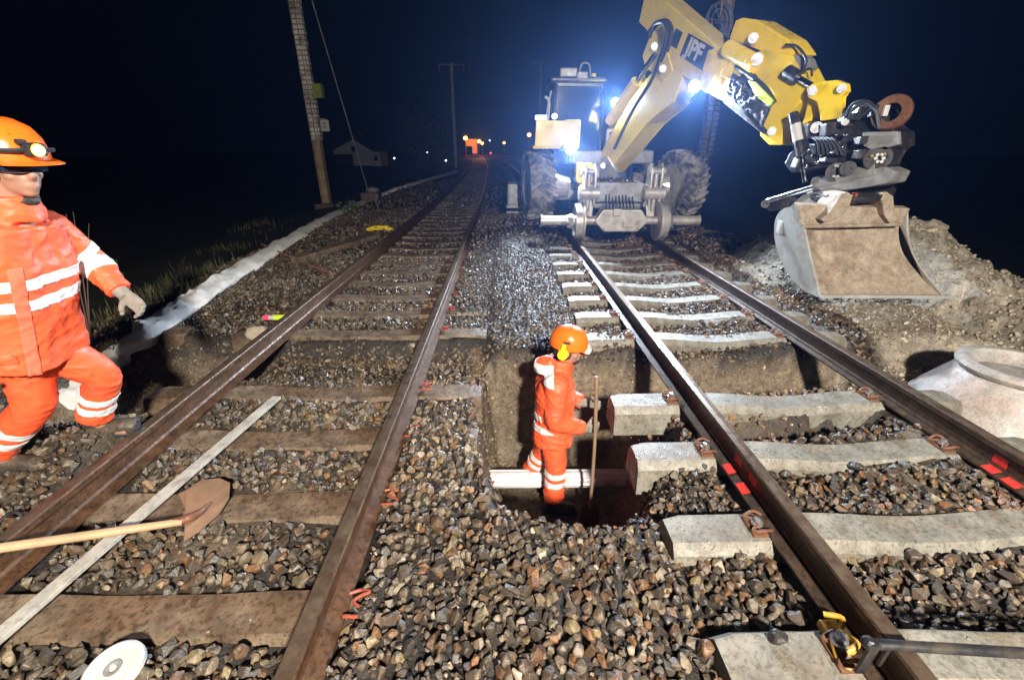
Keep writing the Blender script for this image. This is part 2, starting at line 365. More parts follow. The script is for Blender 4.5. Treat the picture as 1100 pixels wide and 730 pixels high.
# ------------------------------------------------------------------ ballast stones
def rock_proto(sub):
    bm = bmesh.new()
    e = (random.uniform(.8, 1.15), random.uniform(.62, 1), random.uniform(.5, .85))
    for _ in range(11 if sub else 9):
        v = Vector((random.gauss(0, 1), random.gauss(0, 1), random.gauss(0, 1))).normalized() * random.uniform(.86, 1.08)
        bm.verts.new((v.x * e[0], v.y * e[1], v.z * e[2]))
    r = bmesh.ops.convex_hull(bm, input=bm.verts)
    for v in [v for v in bm.verts if not v.link_faces]: bm.verts.remove(v)
    if sub:
        bmesh.ops.bevel(bm, geom=list(bm.edges), offset=.09, segments=1, affect='EDGES', clamp_overlap=True)
    bmesh.ops.triangulate(bm, faces=bm.faces)
    bm.verts.index_update()
    V = np.array([v.co[:] for v in bm.verts]); Fc = np.array([[v.index for v in f.verts] for f in bm.faces]); bm.free(); return V, Fc
HI = [rock_proto(True) for _ in range(14)]; LO = [rock_proto(False) for _ in range(10)]
PAL = np.array([[.070, .052, .037], [.105, .078, .052], [.045, .036, .028], [.145, .108, .070], [.16, .080, .036], [.22, .18, .125], [.085, .048, .026], [.18, .135, .070], [.075, .070, .064]])
PW = np.array([.22, .22, .15, .12, .06, .05, .11, .04, .03]); PW = PW / PW.sum()
def rotmats(n):
    q = rng.normal(size=(n, 4)); q /= np.linalg.norm(q, axis=1)[:, None]; w_, x, y, z = q.T
    return np.stack([1 - 2 * (y * y + z * z), 2 * (x * y - z * w_), 2 * (x * z + y * w_), 2 * (x * y + z * w_), 1 - 2 * (x * x + z * z), 2 * (y * z - x * w_), 2 * (x * z - y * w_), 2 * (y * z + x * w_), 1 - 2 * (x * x + y * y)], 1).reshape(n, 3, 3)
def build_stones(name, P, S, tint, protos, m, label):
    n = len(P); RM = rotmats(n); which = rng.integers(0, len(protos), n); Vs = []; Fs = []; Ts = []; base = 0
    for k, (V, Fc) in enumerate(protos):
        idx = np.where(which == k)[0]
        if not len(idx): continue
        W = np.einsum('nij,vj->nvi', RM[idx], V) * S[idx][:, None, None] + P[idx][:, None, :]
        Vs.append(W.reshape(-1, 3)); Fs.append((Fc[None] + (np.arange(len(idx)) * len(V))[:, None, None] + base).reshape(-1, 3))
        Ts.append(np.repeat(tint[idx], len(V), 0)); base += len(idx) * len(V)
    me = bpy.data.meshes.new(name); mk_mesh(me, np.concatenate(Vs), np.concatenate(Fs), np.concatenate(Ts), 3, False)
    me.materials.append(m); o = bpy.data.objects.new(name, me); COL.objects.link(o); tag(o, label, None, kind='stuff'); return o
def on_sleeper(x, y):
    r = np.zeros(x.shape, bool)
    for ys, c, hl in ((LEFT_Y, cl, 1.31), (RIGHT_Y, cr, 1.31)):
        lat = x - c(y); lim = .80 if c is cl else 1.31
        for Y0 in ys:
            if Y0 > 13: break
            yy = y + lat * .0192
            r |= (np.abs(lat) < (1.31 if c is cr or 2.7 < Y0 < 4.5 else .84)) & (yy > Y0 - .035) & (yy < Y0 + .20)
    return r
def scatter(x0, x1, y0, y1, step, smin, smax, protos, name, label, keep=1.0, seed=0):
    xs = np.arange(x0, x1, step); ys = np.arange(y0, y1, step); X, Y = np.meshgrid(xs, ys)
    X = (X + rng.uniform(-.5, .5, X.shape) * step).ravel(); Y = (Y + rng.uniform(-.5, .5, Y.shape) * step).ravel()
    vis = (np.abs(X) < 1.3 * Y + 1.4)
    X = X[vis]; Y = Y[vis]
    z, d, gr = ground(X, Y)
    pr = (1 - gr) * np.where(d > .5, .13, 1.0) * keep
    zz = z
    ok = (rng.uniform(size=X.shape) < pr)
    ok &= ~(on_sleeper(X, Y) & (zz > -.45))
    for c, a in ((cl, 1), (cr, 1)):      # no stones on the rail feet
        for s_ in (-.7535, .7535): ok &= ~((np.abs(X - c(Y) - s_) < .085) & (zz > -.28))
    X, Y, z, d = X[ok], Y[ok], z[ok], d[ok]; n = len(X)
    S = rng.uniform(smin, smax, n) ** 1.0; S = np.where(rng.uniform(size=n) < .12, S * 1.25, S); S = np.where(rng.uniform(size=n) < .25, S * .7, S)
    S = np.where(d > .5, S * .6, S)
    P = np.stack([X, Y, z + S * .15 + rng.uniform(-.1, .85, n) * S], 1)
    t = PAL[rng.choice(len(PAL), n, p=PW)] * rng.uniform(.75, 1.3, n)[:, None]
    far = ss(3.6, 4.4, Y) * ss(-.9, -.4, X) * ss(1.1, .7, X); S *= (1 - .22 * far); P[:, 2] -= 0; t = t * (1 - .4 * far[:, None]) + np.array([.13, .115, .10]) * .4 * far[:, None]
    wl = ss(-.6, -1.6, X)[:, None]; t = t * (1 - wl * .25) + np.array([.10, .085, .055]) * wl * .2
    wet = ss(.2, .8, fbm(X, Y, .9, 3, 55) + .5)[:, None]; t = t * (1.22 - .45 * wet)
    rust = ss(.55, .75, fbm(X, Y, 1.4, 3, 66) + .5)[:, None] * ss(-.3, .6, X)[:, None]; t = t * (1 - .35 * rust) + np.array([.20, .095, .04]) * .5 * rust
    t = np.where(d[:, None] > .5, np.array([.21, .155, .10]) * rng.uniform(.7, 1.3, n)[:, None], t)
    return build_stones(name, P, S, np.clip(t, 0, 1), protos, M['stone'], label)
scatter(-4.6, 6.2, .25, 3.4, .033, .018, .040, HI, 'ballast', 'wet brown and grey ballast stones close to the camera')
scatter(-4.8, 5.6, 3.4, 7.6, .040, .018, .036, LO, 'ballast', 'brown ballast stones round the trench and along both tracks')
scatter(-5.2, 6.5, 7.6, 14.0, .075, .024, .044, LO, 'ballast', 'dark ballast stones under and beyond the excavator')
scatter(-6.5, 7.0, 14.0, 26.0, .17, .035, .07, LO, 'ballast', 'distant ballast stones beside the dark track', .8)

# heap rubble
def rubble():
    n = 20000; X = rng.uniform(3.1, 8.5, n); Y = rng.uniform(2.2, 8.3, n); z, d, gr = ground(X, Y)
    ok = (d > .4) & (X - cr(Y) > 1.05); X, Y, z = X[ok], Y[ok], z[ok]; n = len(X)
    S = .007 + .030 * rng.uniform(size=n) ** 3.5; S[rng.uniform(size=n) < .02] *= 1.9
    t = np.array([.34, .29, .215]) * rng.uniform(.5, 1.45, n)[:, None]
    build_stones('rubble', np.stack([X, Y, z + S * .2], 1), S, t, HI, M['mud'], 'pale clods and stones lying on the spoil heap').data.materials[0] = M['stone']
rubble()
def wallstones():
    segs = [(-.35, 3.4, 3.55, 3.95, 5200), (-.42, -.02, 2.2, 3.7, 2200), (-3.8, -.3, 3.85, 4.12, 2600), (-4.2, -2.4, 2.5, 4.1, 1800), (.5, 1.2, 2.0, 2.8, 1300), (-.3, .9, 1.7, 2.9, 1500)]
    X = np.concatenate([rng.uniform(a, b, n) for a, b, c, d, n in segs]); Y = np.concatenate([rng.uniform(c, d, n) for a, b, c, d, n in segs])
    z, d, gr = ground(X, Y); ok = (z < -.27) & ~(on_sleeper(X, Y) & (z > -.45)); X, Y, z = X[ok], Y[ok], z[ok]; n = len(X)
    S = .006 + .022 * rng.uniform(size=n) ** 2.5; t = np.array([.20, .15, .095]) * rng.uniform(.5, 1.5, n)[:, None]
    build_stones('rubble', np.stack([X, Y, z], 1), S, t, HI, M['stone'], 'small stones and clods stuck in the walls of the pit and trenches')
wallstones()
def pebbles():
    XX, YY, ZZ = [], [], []
    for ys, c, z0, dens in ((LEFT_Y, cl, -.180, 26), (RIGHT_Y, cr, -.145, 20)):
        for Y0 in ys:
            if Y0 > 9: break
            m_ = dens if Y0 < 6 else 12
            lat = rng.uniform(-1.25, 1.25, m_); lat = lat[np.abs(np.abs(lat) - .7535) > .17]; yy = Y0 + rng.uniform(.02, .16, len(lat))
            dish = (.038 if c is cr else .018) * ss(.58, 0, np.abs(lat))
            XX.append(c(yy) + lat); YY.append(yy - lat * .0192); ZZ.append(z0 - dish + 0 * lat)
    X = np.concatenate(XX); Y = np.concatenate(YY); Z = np.concatenate(ZZ)
    S = .003 + .010 * rng.uniform(size=len(X)) ** 2
    for (cx, cy, cz, sx, sy, n) in ((1.02, 4.02, -.14, .07, .05, 34), (2.35, 4.10, -.165, .38, .03, 46), (1.75, 4.70, -.165, .2, .04, 20), (-2.2, 4.9, -.18, .1, .04, 12)):
        X = np.append(X, rng.normal(cx, sx, n)); Y = np.append(Y, rng.normal(cy, sy, n)); Z = np.append(Z, np.full(n, cz)); S = np.append(S, rng.uniform(.011, .026, n))
    n = len(X); t = PAL[rng.choice(len(PAL), n, p=PW)] * rng.uniform(.8, 1.5, n)[:, None]
    build_stones('gravel', np.stack([X, Y, Z + S * .5], 1), S, t, HI, M['stone'], 'loose pebbles lying on top of the concrete sleepers')
pebbles()

# ------------------------------------------------------------------ rails
RP = [(-.075, -.172), (.075, -.172), (.075, -.160), (.016, -.146), (.0085, -.132), (.0085, -.052), (.035, -.040), (.036, -.010), (.030, -.002), (.0, 0), (-.030, -.002), (-.036, -.010), (-.035, -.040), (-.0085, -.052), (-.0085, -.132), (-.016, -.146), (-.075, -.160)]
def rail(c, side, z0, label, mside, ymax, far=True):
    bm = nb(); ys = list(np.arange(-1.2, 12, .6)) + list(np.arange(12, ymax, 1.5)); rings = []
    for y in ys:
        x = float(c(y)) + side * .7535
        rings.append([bm.verts.new((x + p[0], y, z0 + p[1])) for p in RP])
    n = len(RP)
    for a, b in zip(rings, rings[1:]):
        for k in range(n):
            f = bm.faces.new((a[k], a[(k + 1) % n], b[(k + 1) % n], b[k])); f.material_index = 1 if k in (8, 9) else 0
    bm.faces.new(rings[0]); bm.faces.new(rings[-1][::-1])
    o = link('rail', bm, mside); o.data.materials.append(M['rail_top'])
    return tag(o, label, 'rail', 'rails of the two tracks')
RL = rail(cl, -1, 0, 'brown rail nearest the walking worker and the long white strip', 'rail_side', 110)
RM_ = rail(cl, 1, 0, 'brown rail with red spring clips along its right foot', 'rail_side', 110)
RR1 = rail(cr, -1, ZR, 'dark rail running past the worker standing in the pit', 'rail_dark', 60)
RR2 = rail(cr, 1, ZR, 'dark rail between the grey concrete cone and the sleepers', 'rail_dark', 60)
def paint(c, side, z0, y0, y1, x0, x1, zz, parent, label=None):
    bm = nb(); x = float(c((y0 + y1) / 2)) + side * .7535
    def sh(t, e): return z0 - .172 + .012 + (.075 - abs(t)) / .059 * .014 + e
    xa, xb = x + x0, x + x1
    a = float(c(y0) - c((y0 + y1) / 2)); b = float(c(y1) - c((y0 + y1) / 2))
    za, zb = (sh(x0, .003), sh(x1, .003)) if zz is None else zz
    vs = [bm.verts.new(p) for p in ((xa + a, y0, za), (xb + a, y0, zb), (xb + b, y1, zb), (xa + b, y1, za))]
    f = bm.faces.new(vs); r = bmesh.ops.extrude_face_region(bm, geom=[f])
    bmesh.ops.translate(bm, verts=[v for v in r['geom'] if isinstance(v, bmesh.types.BMVert)], vec=(0, 0, .002))
    return link('paint_mark', bm, 'redpaint', parent)
paint(cr, -1, ZR, 1.98, 2.06, -.074, -.02, None, RR1); paint(cr, -1, ZR, 1.82, 1.90, -.074, -.02, None, RR1)
for a, b in ((1.98, 2.06), (1.82, 1.90)):
    bm = nb(); x = float(cr(a)) - .7535; box(bm, (x - .0098, (a + b) / 2, ZR - .09), (.002, b - a, .05)); link('paint_mark', bm, 'redpaint', RR1)
paint(cr, 1, ZR, 1.98, 2.05, -.074, -.02, None, RR2); paint(cr, 1, ZR, 1.86, 1.94, -.074, -.02, None, RR2)
bm = nb(); box(bm, (float(cr(2)) + .7535 - .0098, 2.02, ZR - .10), (.002, .08, .05)); link('paint_mark', bm, 'redpaint', RR2)
paint(cl, 1, 0, .2, 1.35, -.074, -.060, None, RM_)

# ------------------------------------------------------------------ sleepers with fastenings
def sleeper_mesh(bm, new):
    hl = 1.30; L = 30; rings = []
    for i in range(L + 1):
        x = -hl + 2 * hl * i / L; a = abs(x)
        if new: top = -.172 - .038 * ss(.58, .0, a) + .0 - .02 * ss(1.12, 1.3, a) * 0; hw = .125; tw = .085
        else: top = -.176 - .018 * ss(.55, .2, a); hw = .115; tw = .092
        e = .012 if i in (0, L) else 0
        rings.append([bm.verts.new((x, p, float(q))) for p, q in ((-hw, -.40), (-hw + .004 + e, top - .05 - e), (-tw + e, top - e), (0, top + .002 - e), (tw - e, top - e), (hw - .004 - e, top - .05 - e), (hw, -.40))])
    for a, b in zip(rings, rings[1:]):
        for k in range(7): bm.faces.new((a[k], b[k], b[(k + 1) % 7], a[(k + 1) % 7]))
    bm.faces.new(rings[0]); bm.faces.new(rings[-1][::-1])
def clip_new(bm, x, s):      # tension clamp with guide plate and bolt head
    zt = -.160
    box(bm, (x + s * .115, 0, zt - .006), (.075, .13, .016), bev=.004)
    tube(bm, [(x + s * .06, -.05, zt + .018), (x + s * .10, -.062, zt + .03), (x + s * .15, -.045, zt + .012), (x + s * .11, -.012, zt + .026), (x + s * .11, .012, zt + .026), (x + s * .15, .045, zt + .012), (x + s * .10, .062, zt + .03), (x + s * .06, .05, zt + .018)], .0075, 8)
def bolt_new(bm, x, s): cyl(bm, (x + s * .108, 0, -.15), (x + s * .108, 0, -.118), .019, .017, 6); cyl(bm, (x + s * .108, 0, -.15), (x + s * .108, 0, -.138), .028, .028, 16)
def clip_old(bm, x, s):
    z = -.165
    tube(bm, [(x + s * .075, -.05, z + .022), (x + s * .14, -.055, z + .03), (x + s * .155, -.03, z + .036), (x + s * .12, -.012, z + .03), (x + s * .10, .012, z + .028), (x + s * .125, .03, z + .034), (x + s * .155, .045, z + .036), (x + s * .12, .062, z + .026), (x + s * .07, .05, z + .022)], .0075, 8)
def make_sleeper(new, label, grp):
    t = thing('concrete_sleeper', label, 'sleeper', (0, 0, 0), 0, grp)
    bm = nb(); sleeper_mesh(bm, new); link('sleeper_body', bm, 'conc_new' if new else 'conc_old', t, True, 30)
    for rs in (-1, 1):
        quick('rail_pad', 'hose', t, lambda b: box(b, (rs * .7535, 0, -.174), (.15, .16, .007)))
        for s in (-1, 1):
            if new:
                c = quick('rail_clip', 'rust', t, lambda b: clip_new(b, rs * .7535, s), True)
                quick('bolt', 'bolt', c, lambda b: bolt_new(b, rs * .7535, s))
            elif rs * s > 0 and rs > 0: quick('rail_clip', 'redclip', t, lambda b: clip_old(b, rs * .7535, s), True)
    return t
ORD = 'first second third fourth fifth sixth seventh eighth ninth tenth eleventh twelfth thirteenth fourteenth fifteenth'.split()
lab_l = ['brown-stained sleeper under the blade end of the lying lath, lowest in the picture', 'brown concrete sleeper under the tip of the shovel blade', 'worn sleeper next up the track beyond the shovel blade',
         'worn sleeper at the far end of the white lath', 'muddy yellowish sleeper on the near side of the empty gap in the left track', None, 'thick exposed sleeper on the far side of the gap in the left track']
proto_l = make_sleeper(False, 'x', 'old sleepers of the left track')
for i, Y0 in enumerate(LEFT_Y):
    k = int(round((Y0 - .51) / .6))
    names = {0: 'old sleeper below the bottom edge under the white disc', 1: 'brown-stained sleeper nearest the white disc, under the near half of the white lath', 2: 'brown concrete sleeper under the shovel blade',
             3: 'worn sleeper just beyond the shovel blade, crossed by the white lath', 4: 'muddy sleeper on the near side of the gap in the left track', 6: 'thick exposed sleeper on the far side of the gap in the left track'}
    lb = names.get(k, 'old half buried sleeper of the left track beyond the thick exposed one' if Y0 < 12 else 'small far sleeper of the dark left track beyond the mound')
    y = Y0 + .09; x = float(cl(y)); rz = YAW + .0012 * max(y - 10, 0)
    if i == 0:
        proto_l.location = (x, y, 0); proto_l.rotation_euler = (0, 0, rz); proto_l['label'] = lb
        proto_l.matrix_basis = Matrix.Translation((x, y, 0)) @ Matrix.Rotation(rz, 4, 'Z')
    else:
        if lb.startswith('old half'): lb = ORD[k - 7] + ' old sleeper of the left track beyond the thick exposed one'
        c = dup(proto_l, (x, y, random.uniform(-.004, .003)), rz + random.uniform(-.006, .006), lb, kids=True)
        if Y0 > 9:
            for ch in list(c.children):
                if ch.name.startswith(('rail_clip', 'rail_pad')): bpy.data.objects.remove(ch)
proto_r = make_sleeper(True, 'x', 'new sleepers of the right track')
for i, Y0 in enumerate(RIGHT_Y):
    k = int(round((Y0 - .35) / .6))
    names = {0: 'pale sleeper below the bottom edge of the right track', 1: 'pale sleeper under the black steel bar, a dark stone on its end', 2: 'pale sleeper next beyond the black steel bar', 3: 'pale sleeper whose blunt end overhangs the near rim of the pit',
             4: 'pale sleeper whose end juts into the pit beside the worker', 6: 'pale sleeper on the far side of the trench with gravel on its end', 7: 'second pale sleeper beyond the trench', 8: 'third pale sleeper beyond the trench', 9: 'fourth pale sleeper beyond the trench', 10: 'fifth pale sleeper beyond the trench'}
    lb = names.get(k, 'pale sleeper of the right track close to the excavator rail wheels' if Y0 < 9 else 'sleeper of the right track in the dark under the excavator')
    y = Y0 + .085; x = float(cr(y)); rz = YAW
    if i == 0:
        proto_r.location = (x, y, ZR); proto_r.rotation_euler = (0, 0, rz); proto_r['label'] = lb
        proto_r.matrix_basis = Matrix.Translation((x, y, ZR)) @ Matrix.Rotation(rz, 4, 'Z')
    else:
        if lb.startswith('pale sleeper of the right'): lb = ORD[k - 6] + ' pale sleeper beyond the trench, near the excavator rail wheels'
        c = dup(proto_r, (x, y, ZR + random.uniform(-.003, .003)), rz + random.uniform(-.008, .008), lb)
        if Y0 > 11:
            for ch in list(c.children):
                if not ch.name.startswith('sleeper_body'):
                    for q in list(ch.children): bpy.data.objects.remove(q)
                    bpy.data.objects.remove(ch)


# ------------------------------------------------------------------ the excavator on rail wheels
EX = thing('rail_excavator', 'yellow road-rail excavator with three glaring lamps standing on the right track', 'excavator', (1.945, 8.1, ZR), YAW)
def U(name, m, pts, t, off=0.0, bev=.015, parent=EX, smooth=False):
    bm = nb(); prism(bm, [bo(a, b, off) for a, b in pts], -BN * t, bev); return link(name, bm, m, parent, smooth)
def EQ(name, m, fn, parent=EX, smooth=False, angle=40): return quick(name, m, parent, fn, smooth, angle)
def L2(x, y, z): return Vector((1.945 + x - YAW * y, 8.1 + y, z + ZR))     # machine-local to world
# rail axle at the front
def rail_axle(b):
    for s in (-1, 1):
        cyl(b, L2(s * .9, 0, .34), L2(s * 1.42, 0, .34), .085, .085, 20); cyl(b, L2(s * 1.40, 0, .34), L2(s * 1.43, 0, .34), .10, .10, 20)
    cyl(b, L2(-1, 0, .34), L2(1, 0, .34), .075, .075, 20)
EQ('rail_axle', 'axle', rail_axle, smooth=True)
def axle_box(b):
    prism(b, [L2(-.48, -.14, .34), L2(-.34, -.14, .54), L2(.34, -.14, .54), L2(.48, -.14, .34), L2(.30, -.14, .16), L2(-.30, -.14, .16)], (0, .3, 0), .02)
    box(b, L2(-.1, -.16, .50), (.14, .06, .12), bev=.01); box(b, L2(.12, -.165, .30), (.2, .05, .10), bev=.01)
    for x in (-.3, -.1, .1, .3): cyl(b, L2(x, -.17, .22), L2(x, -.13, .22), .018, .018, 6)
EQ('axle_housing', 'axle', axle_box)
for s in (-1, 1):
    wv = EQ('rail_wheel', 'axle', lambda b: lathe(b, [(.08, -.10), (.10, -.09), (.11, -.03), (.24, -.02), (.27, -.06), (.305, -.06), (.315, .06), (.345, .075), (.345, .10), (.30, .11), (.10, .10), (.08, .10)], 40, axisM(L2(s * .76, 0, .325), (-s, 0, 0))), smooth=True)
    EQ('wheel_hub', 'grey_steel', lambda b: (cyl(b, L2(s * .86, 0, .325), L2(s * .93, 0, .325), .14, .12, 20), [cyl(b, L2(s * .90, .10 * math.cos(a), .325 + .10 * math.sin(a)), L2(s * .95, .10 * math.cos(a), .325 + .10 * math.sin(a)), .016, .016, 6) for a in [k * 1.047 for k in range(6)]]), parent=wv)
# vertical swing cylinders/brackets above the axle
for s in (-1, 1):
    def br(b):
        box(b, L2(s * .58, .30, .74), (.26, .24, .40), bev=.03)
        for k in (-.10, .08): prism(b, [L2(s * .58 + k, .02, .60), L2(s * .58 + k, .02, 1.22), L2(s * .58 + k, .12, 1.30), L2(s * .58 + k, .28, 1.22), L2(s * .58 + k, .34, .60)], (.04, 0, 0), .01)
        cyl(b, L2(s * .40, .08, .80), L2(s * .76, .08, .80), .115, .115, 22); cyl(b, L2(s * .46, .10, 1.16), L2(s * .74, .10, 1.16), .055, .055, 18)
        for k in (-.15, .13): cyl(b, L2(s * .58 + k, .08, .80), L2(s * .58 + k + .02, .08, .80), .135, .135, 22)
        cyl(b, L2(s * .59, .08, .50), L2(s * .59, .08, 1.12), .040, .040, 12)
    EQ('axle_bracket', 'axle', br, smooth=True, angle=35)
    EQ('swing_arm', 'axle', lambda b: prism(b, [L2(s * .50, 0, .30), L2(s * .62, 0, .34), L2(s * .66, .15, .70), L2(s * .46, .15, .70)], (0, .16, 0), .02))
def chassis(b):
    box(b, L2(0, 1.9, .80), (.95, 3.4, .34), bev=.03); box(b, L2(0, .65, .62), (1.0, .5, .25), bev=.04); box(b, L2(0, 1.25, .72), (2.0, .30, .30), bev=.05)
    box(b, L2(0, 3.6, .72), (2.0, .30, .30), bev=.05); cyl(b, L2(0, 2.3, .95), L2(0, 2.3, 1.22), .62, .62, 32)
EQ('chassis', 'grey_steel', chassis)
def hoses(b):
    for k in range(9):
        x = -.32 + k * .08; tube(b, [L2(x, .9, 1.0), L2(x * .9, .45, .98 + random.uniform(-.03, .04)), L2(x * .75, .25, .78 + random.uniform(-.04, .05)), L2(x * .8, .05, .50)], .014, 8)
EQ('hydraulic_hoses', 'hose', hoses, smooth=True)
# big wheels
def tyre(b, c, ax, r=.62, wd=.50):
    prof = [(r * .56, -wd * .42), (r * .80, -wd * .5), (r * .93, -wd * .46), (r * .965, -wd * .30), (r * .97, 0), (r * .965, wd * .30), (r * .93, wd * .46), (r * .80, wd * .5), (r * .56, wd * .42)]
    mt = axisM(c, ax); lathe(b, prof, 56, mt, closed=True)
    for k in range(26):
        for s in (-1, 1):
            a0 = 2 * math.pi * (k + (.5 if s > 0 else 0)) / 26
            pts = []
            for t in (0, .34, .68, 1):
                a = a0 + .24 * (1 - t); z = s * wd * (.02 + .47 * t); rr = r * (1.0 if t < .7 else .965)
                pts.append(mt @ Vector((rr * math.cos(a), rr * math.sin(a), z)))
            tube(b, pts, [.030, .034, .03], 6, n=2)
def rim(b, c, ax, r=.62, wd=.5):
    mt = axisM(c, ax)
    lathe(b, [(r * .56, -wd * .40), (r * .60, -wd * .45), (r * .57, -wd * .46), (r * .52, -wd * .36), (r * .40, -wd * .12), (r * .18, -wd * .14), (.001, -wd * .2)], 36, mt)
    lathe(b, [(r * .56, wd * .40), (r * .60, wd * .45), (r * .57, wd * .46), (r * .52, wd * .36), (r * .40, wd * .12), (r * .18, wd * .14), (.001, wd * .2)], 36, mt)
    for k in range(10):
        a = k * .6283; 
        for z in (-wd * .16, wd * .16): cyl(b, mt @ Vector((r * .30 * math.cos(a), r * .30 * math.sin(a), z * .6)), mt @ Vector((r * .30 * math.cos(a), r * .30 * math.sin(a), z)), .018, .018, 6)
for (x, y, z, ax) in ((1.40, 1.15, .86, (1, .30, -.05)), (-1.42, 1.15, .84, (-1, -.16, 0)), (1.25, 3.6, .84, (1, 0, 0)), (-1.25, 3.6, .84, (-1, 0, 0))):
    c = L2(x, y, z); t = EQ('tyre', 'tyre', lambda b: tyre(b, c, ax), smooth=True, angle=50)
    EQ('rim', 'axle' if x > 0 else 'grey_steel', lambda b: rim(b, c, ax), parent=t, smooth=True)
for s in (-1, 1): EQ('wheel_hub', 'axle', lambda b: (cyl(b, L2(s * .80, 1.2, .80), L2(s * 1.18, 1.17, .84), .20, .26, 20), [cyl(b, L2(s * 1.0, 1.17 + .22 * math.cos(a), .82 + .22 * math.sin(a)), L2(s * 1.12, 1.17 + .22 * math.cos(a), .83 + .22 * math.sin(a)), .03, .03, 8) for a in [k * .785 for k in range(8)]]))
# upper structure
def upper(b):
    box(b, L2(0, 3.2, 1.36), (2.1, 3.0, .26), bev=.04)
EQ('turntable_deck', 'grey_steel', upper)
EQ('engine_housing', 'yellow_dusty', lambda b: (box(b, L2(.68, 3.9, 1.85), (.72, 1.9, .72), bev=.06), box(b, L2(0, 4.5, 1.80), (2.1, .7, .75), bev=.10)))
# window-like panel beside the boom
fr = EQ('side_frame', 'white', lambda b: [box(b, c, s, bev=.008) for c, s in (((L2(.40, 1.75, 1.42)), (.78, .06, .08)), ((L2(.40, 1.75, 1.86)), (.78, .06, .06)), (L2(.04, 1.75, 1.64), (.06, .06, .42)), (L2(.76, 1.75, 1.64), (.07, .06, .42)))])
EQ('mirror_glass', 'glass', lambda b: box(b, L2(.40, 1.76, 1.64), (.66, .02, .38)), parent=fr)
EQ('deck_post', 'white', lambda b: (cyl(b, L2(.62, 1.72, 1.3), L2(.62, 1.72, 2.75), .035, .035, 12), cyl(b, L2(.74, 1.72, 1.45), L2(.72, 1.72, 2.7), .02, .02, 10), tube(b, [L2(.62, 1.72, 2.7), L2(.64, 1.72, 2.82), L2(.72, 1.72, 2.7)], .02, 8)), smooth=True)
EQ('marker', 'redclip', lambda b: box(b, L2(.69, 1.68, 1.75), (.10, .04, .16), bev=.01))
EQ('fender', 'yellow_dusty', lambda b: (box(b, L2(-1.28, 1.2, 1.55), (.52, 1.1, .06), bev=.02), prism(b, [L2(-1.52, .6, 1.56), L2(-1.02, .6, 1.56), L2(-.9, .6, 1.72), L2(-.9, .6, 1.98), L2(-1.50, .6, 1.98)], (0, .06, 0), .01), box(b, L2(-.85, 1.0, 1.75), (.3, .8, .5), bev=.05)))
EQ('tool_box', 'yellow', lambda b: box(b, L2(-.62, .5, 1.12), (.28, .5, .34), bev=.04))
EQ('side_step', 'grey_steel', lambda b: (box(b, L2(-1.75, 2.6, .55), (.5, .7, .5), bev=.04), box(b, L2(-1.75, 2.2, .32), (.55, .12, .06)), box(b, L2(-1.75, 2.2, .2), (.55, .12, .04))))
# cab
def cabf(b):
    x0, x1, y0, y1, z0, z1 = -1.02, .02, 2.35, 3.7, 1.36, 2.78
    for (x, y) in ((x0, y0), (x1, y0), (x0, y1), (x1, y1)): tube(b, [L2(x, y, z0), L2(x, y, 2.1), L2(x + (.05 if x < -.5 else -.05), y + .06, z1)], .045, 8)
    box(b, L2(-.5, y0 - .01, z0 + .06), (1.1, .10, .14), bev=.02); box(b, L2(-.5, y0 + .72, z1 + .05), (1.16, 1.5, .10), bev=.04)
    box(b, L2(-.5, y0 + .06, z1 - .04), (1.0, .07, .07), bev=.01)
    box(b, L2(-.5, y1, 1.7), (1.0, .06, .7), bev=.01)
cab = EQ('cab', 'black', cabf, smooth=False)
EQ('windscreen', 'glass', lambda b: box(b, L2(-.5, 2.40, 2.05), (.98, .015, 1.34)), parent=cab)
for s in (-1, 1): EQ('side_window', 'glass', lambda b: box(b, L2(-.5 + s * .5, 3.0, 2.05), (.015, 1.2, 1.3)), parent=cab)
EQ('wiper', 'hose', lambda b: tube(b, [L2(-.5, 2.36, 1.5), L2(-.7, 2.36, 2.2)], .012, 6, sm=False), parent=cab)
EQ('roof_beacon', 'orangeglow' if False else 'ear', lambda b: (cyl(b, L2(-.15, 2.7, 2.88), L2(-.15, 2.7, 2.98), .06, .05, 14)), parent=cab)
EQ('roof_box', 'grey_steel', lambda b: (box(b, L2(-.72, 2.6, 2.96), (.36, .4, .18), bev=.03), box(b, L2(-.45, 2.35, 2.90), (.22, .12, .12), bev=.02), tube(b, [L2(-.5, 2.5, 2.9), L2(-.45, 2.5, 3.12), L2(-.3, 2.5, 3.12), L2(-.25, 2.5, 2.9)], .02, 8)), parent=cab)
EQ('grab_rail', 'white', lambda b: tube(b, [L2(-1.14, 2.3, 1.5), L2(-1.16, 2.3, 2.2), L2(-1.08, 2.35, 2.62)], .02, 8), smooth=True)
EQ('exhaust_pipe', 'white', lambda b: (tube(b, [L2(-1.22, 1.5, 1.98), L2(-1.20, 1.5, 2.35), L2(-1.28, 1.5, 2.44)], .028, 8),), smooth=True)
EQ('small_lamp', 'whiteglow', lambda b: (box(b, L2(-1.42, .6, 2.03), (.20, .06, .07), bev=.01), cyl(b, L2(-1.18, .56, 2.05), L2(-1.18, .62, 2.05), .045, .045, 14)))
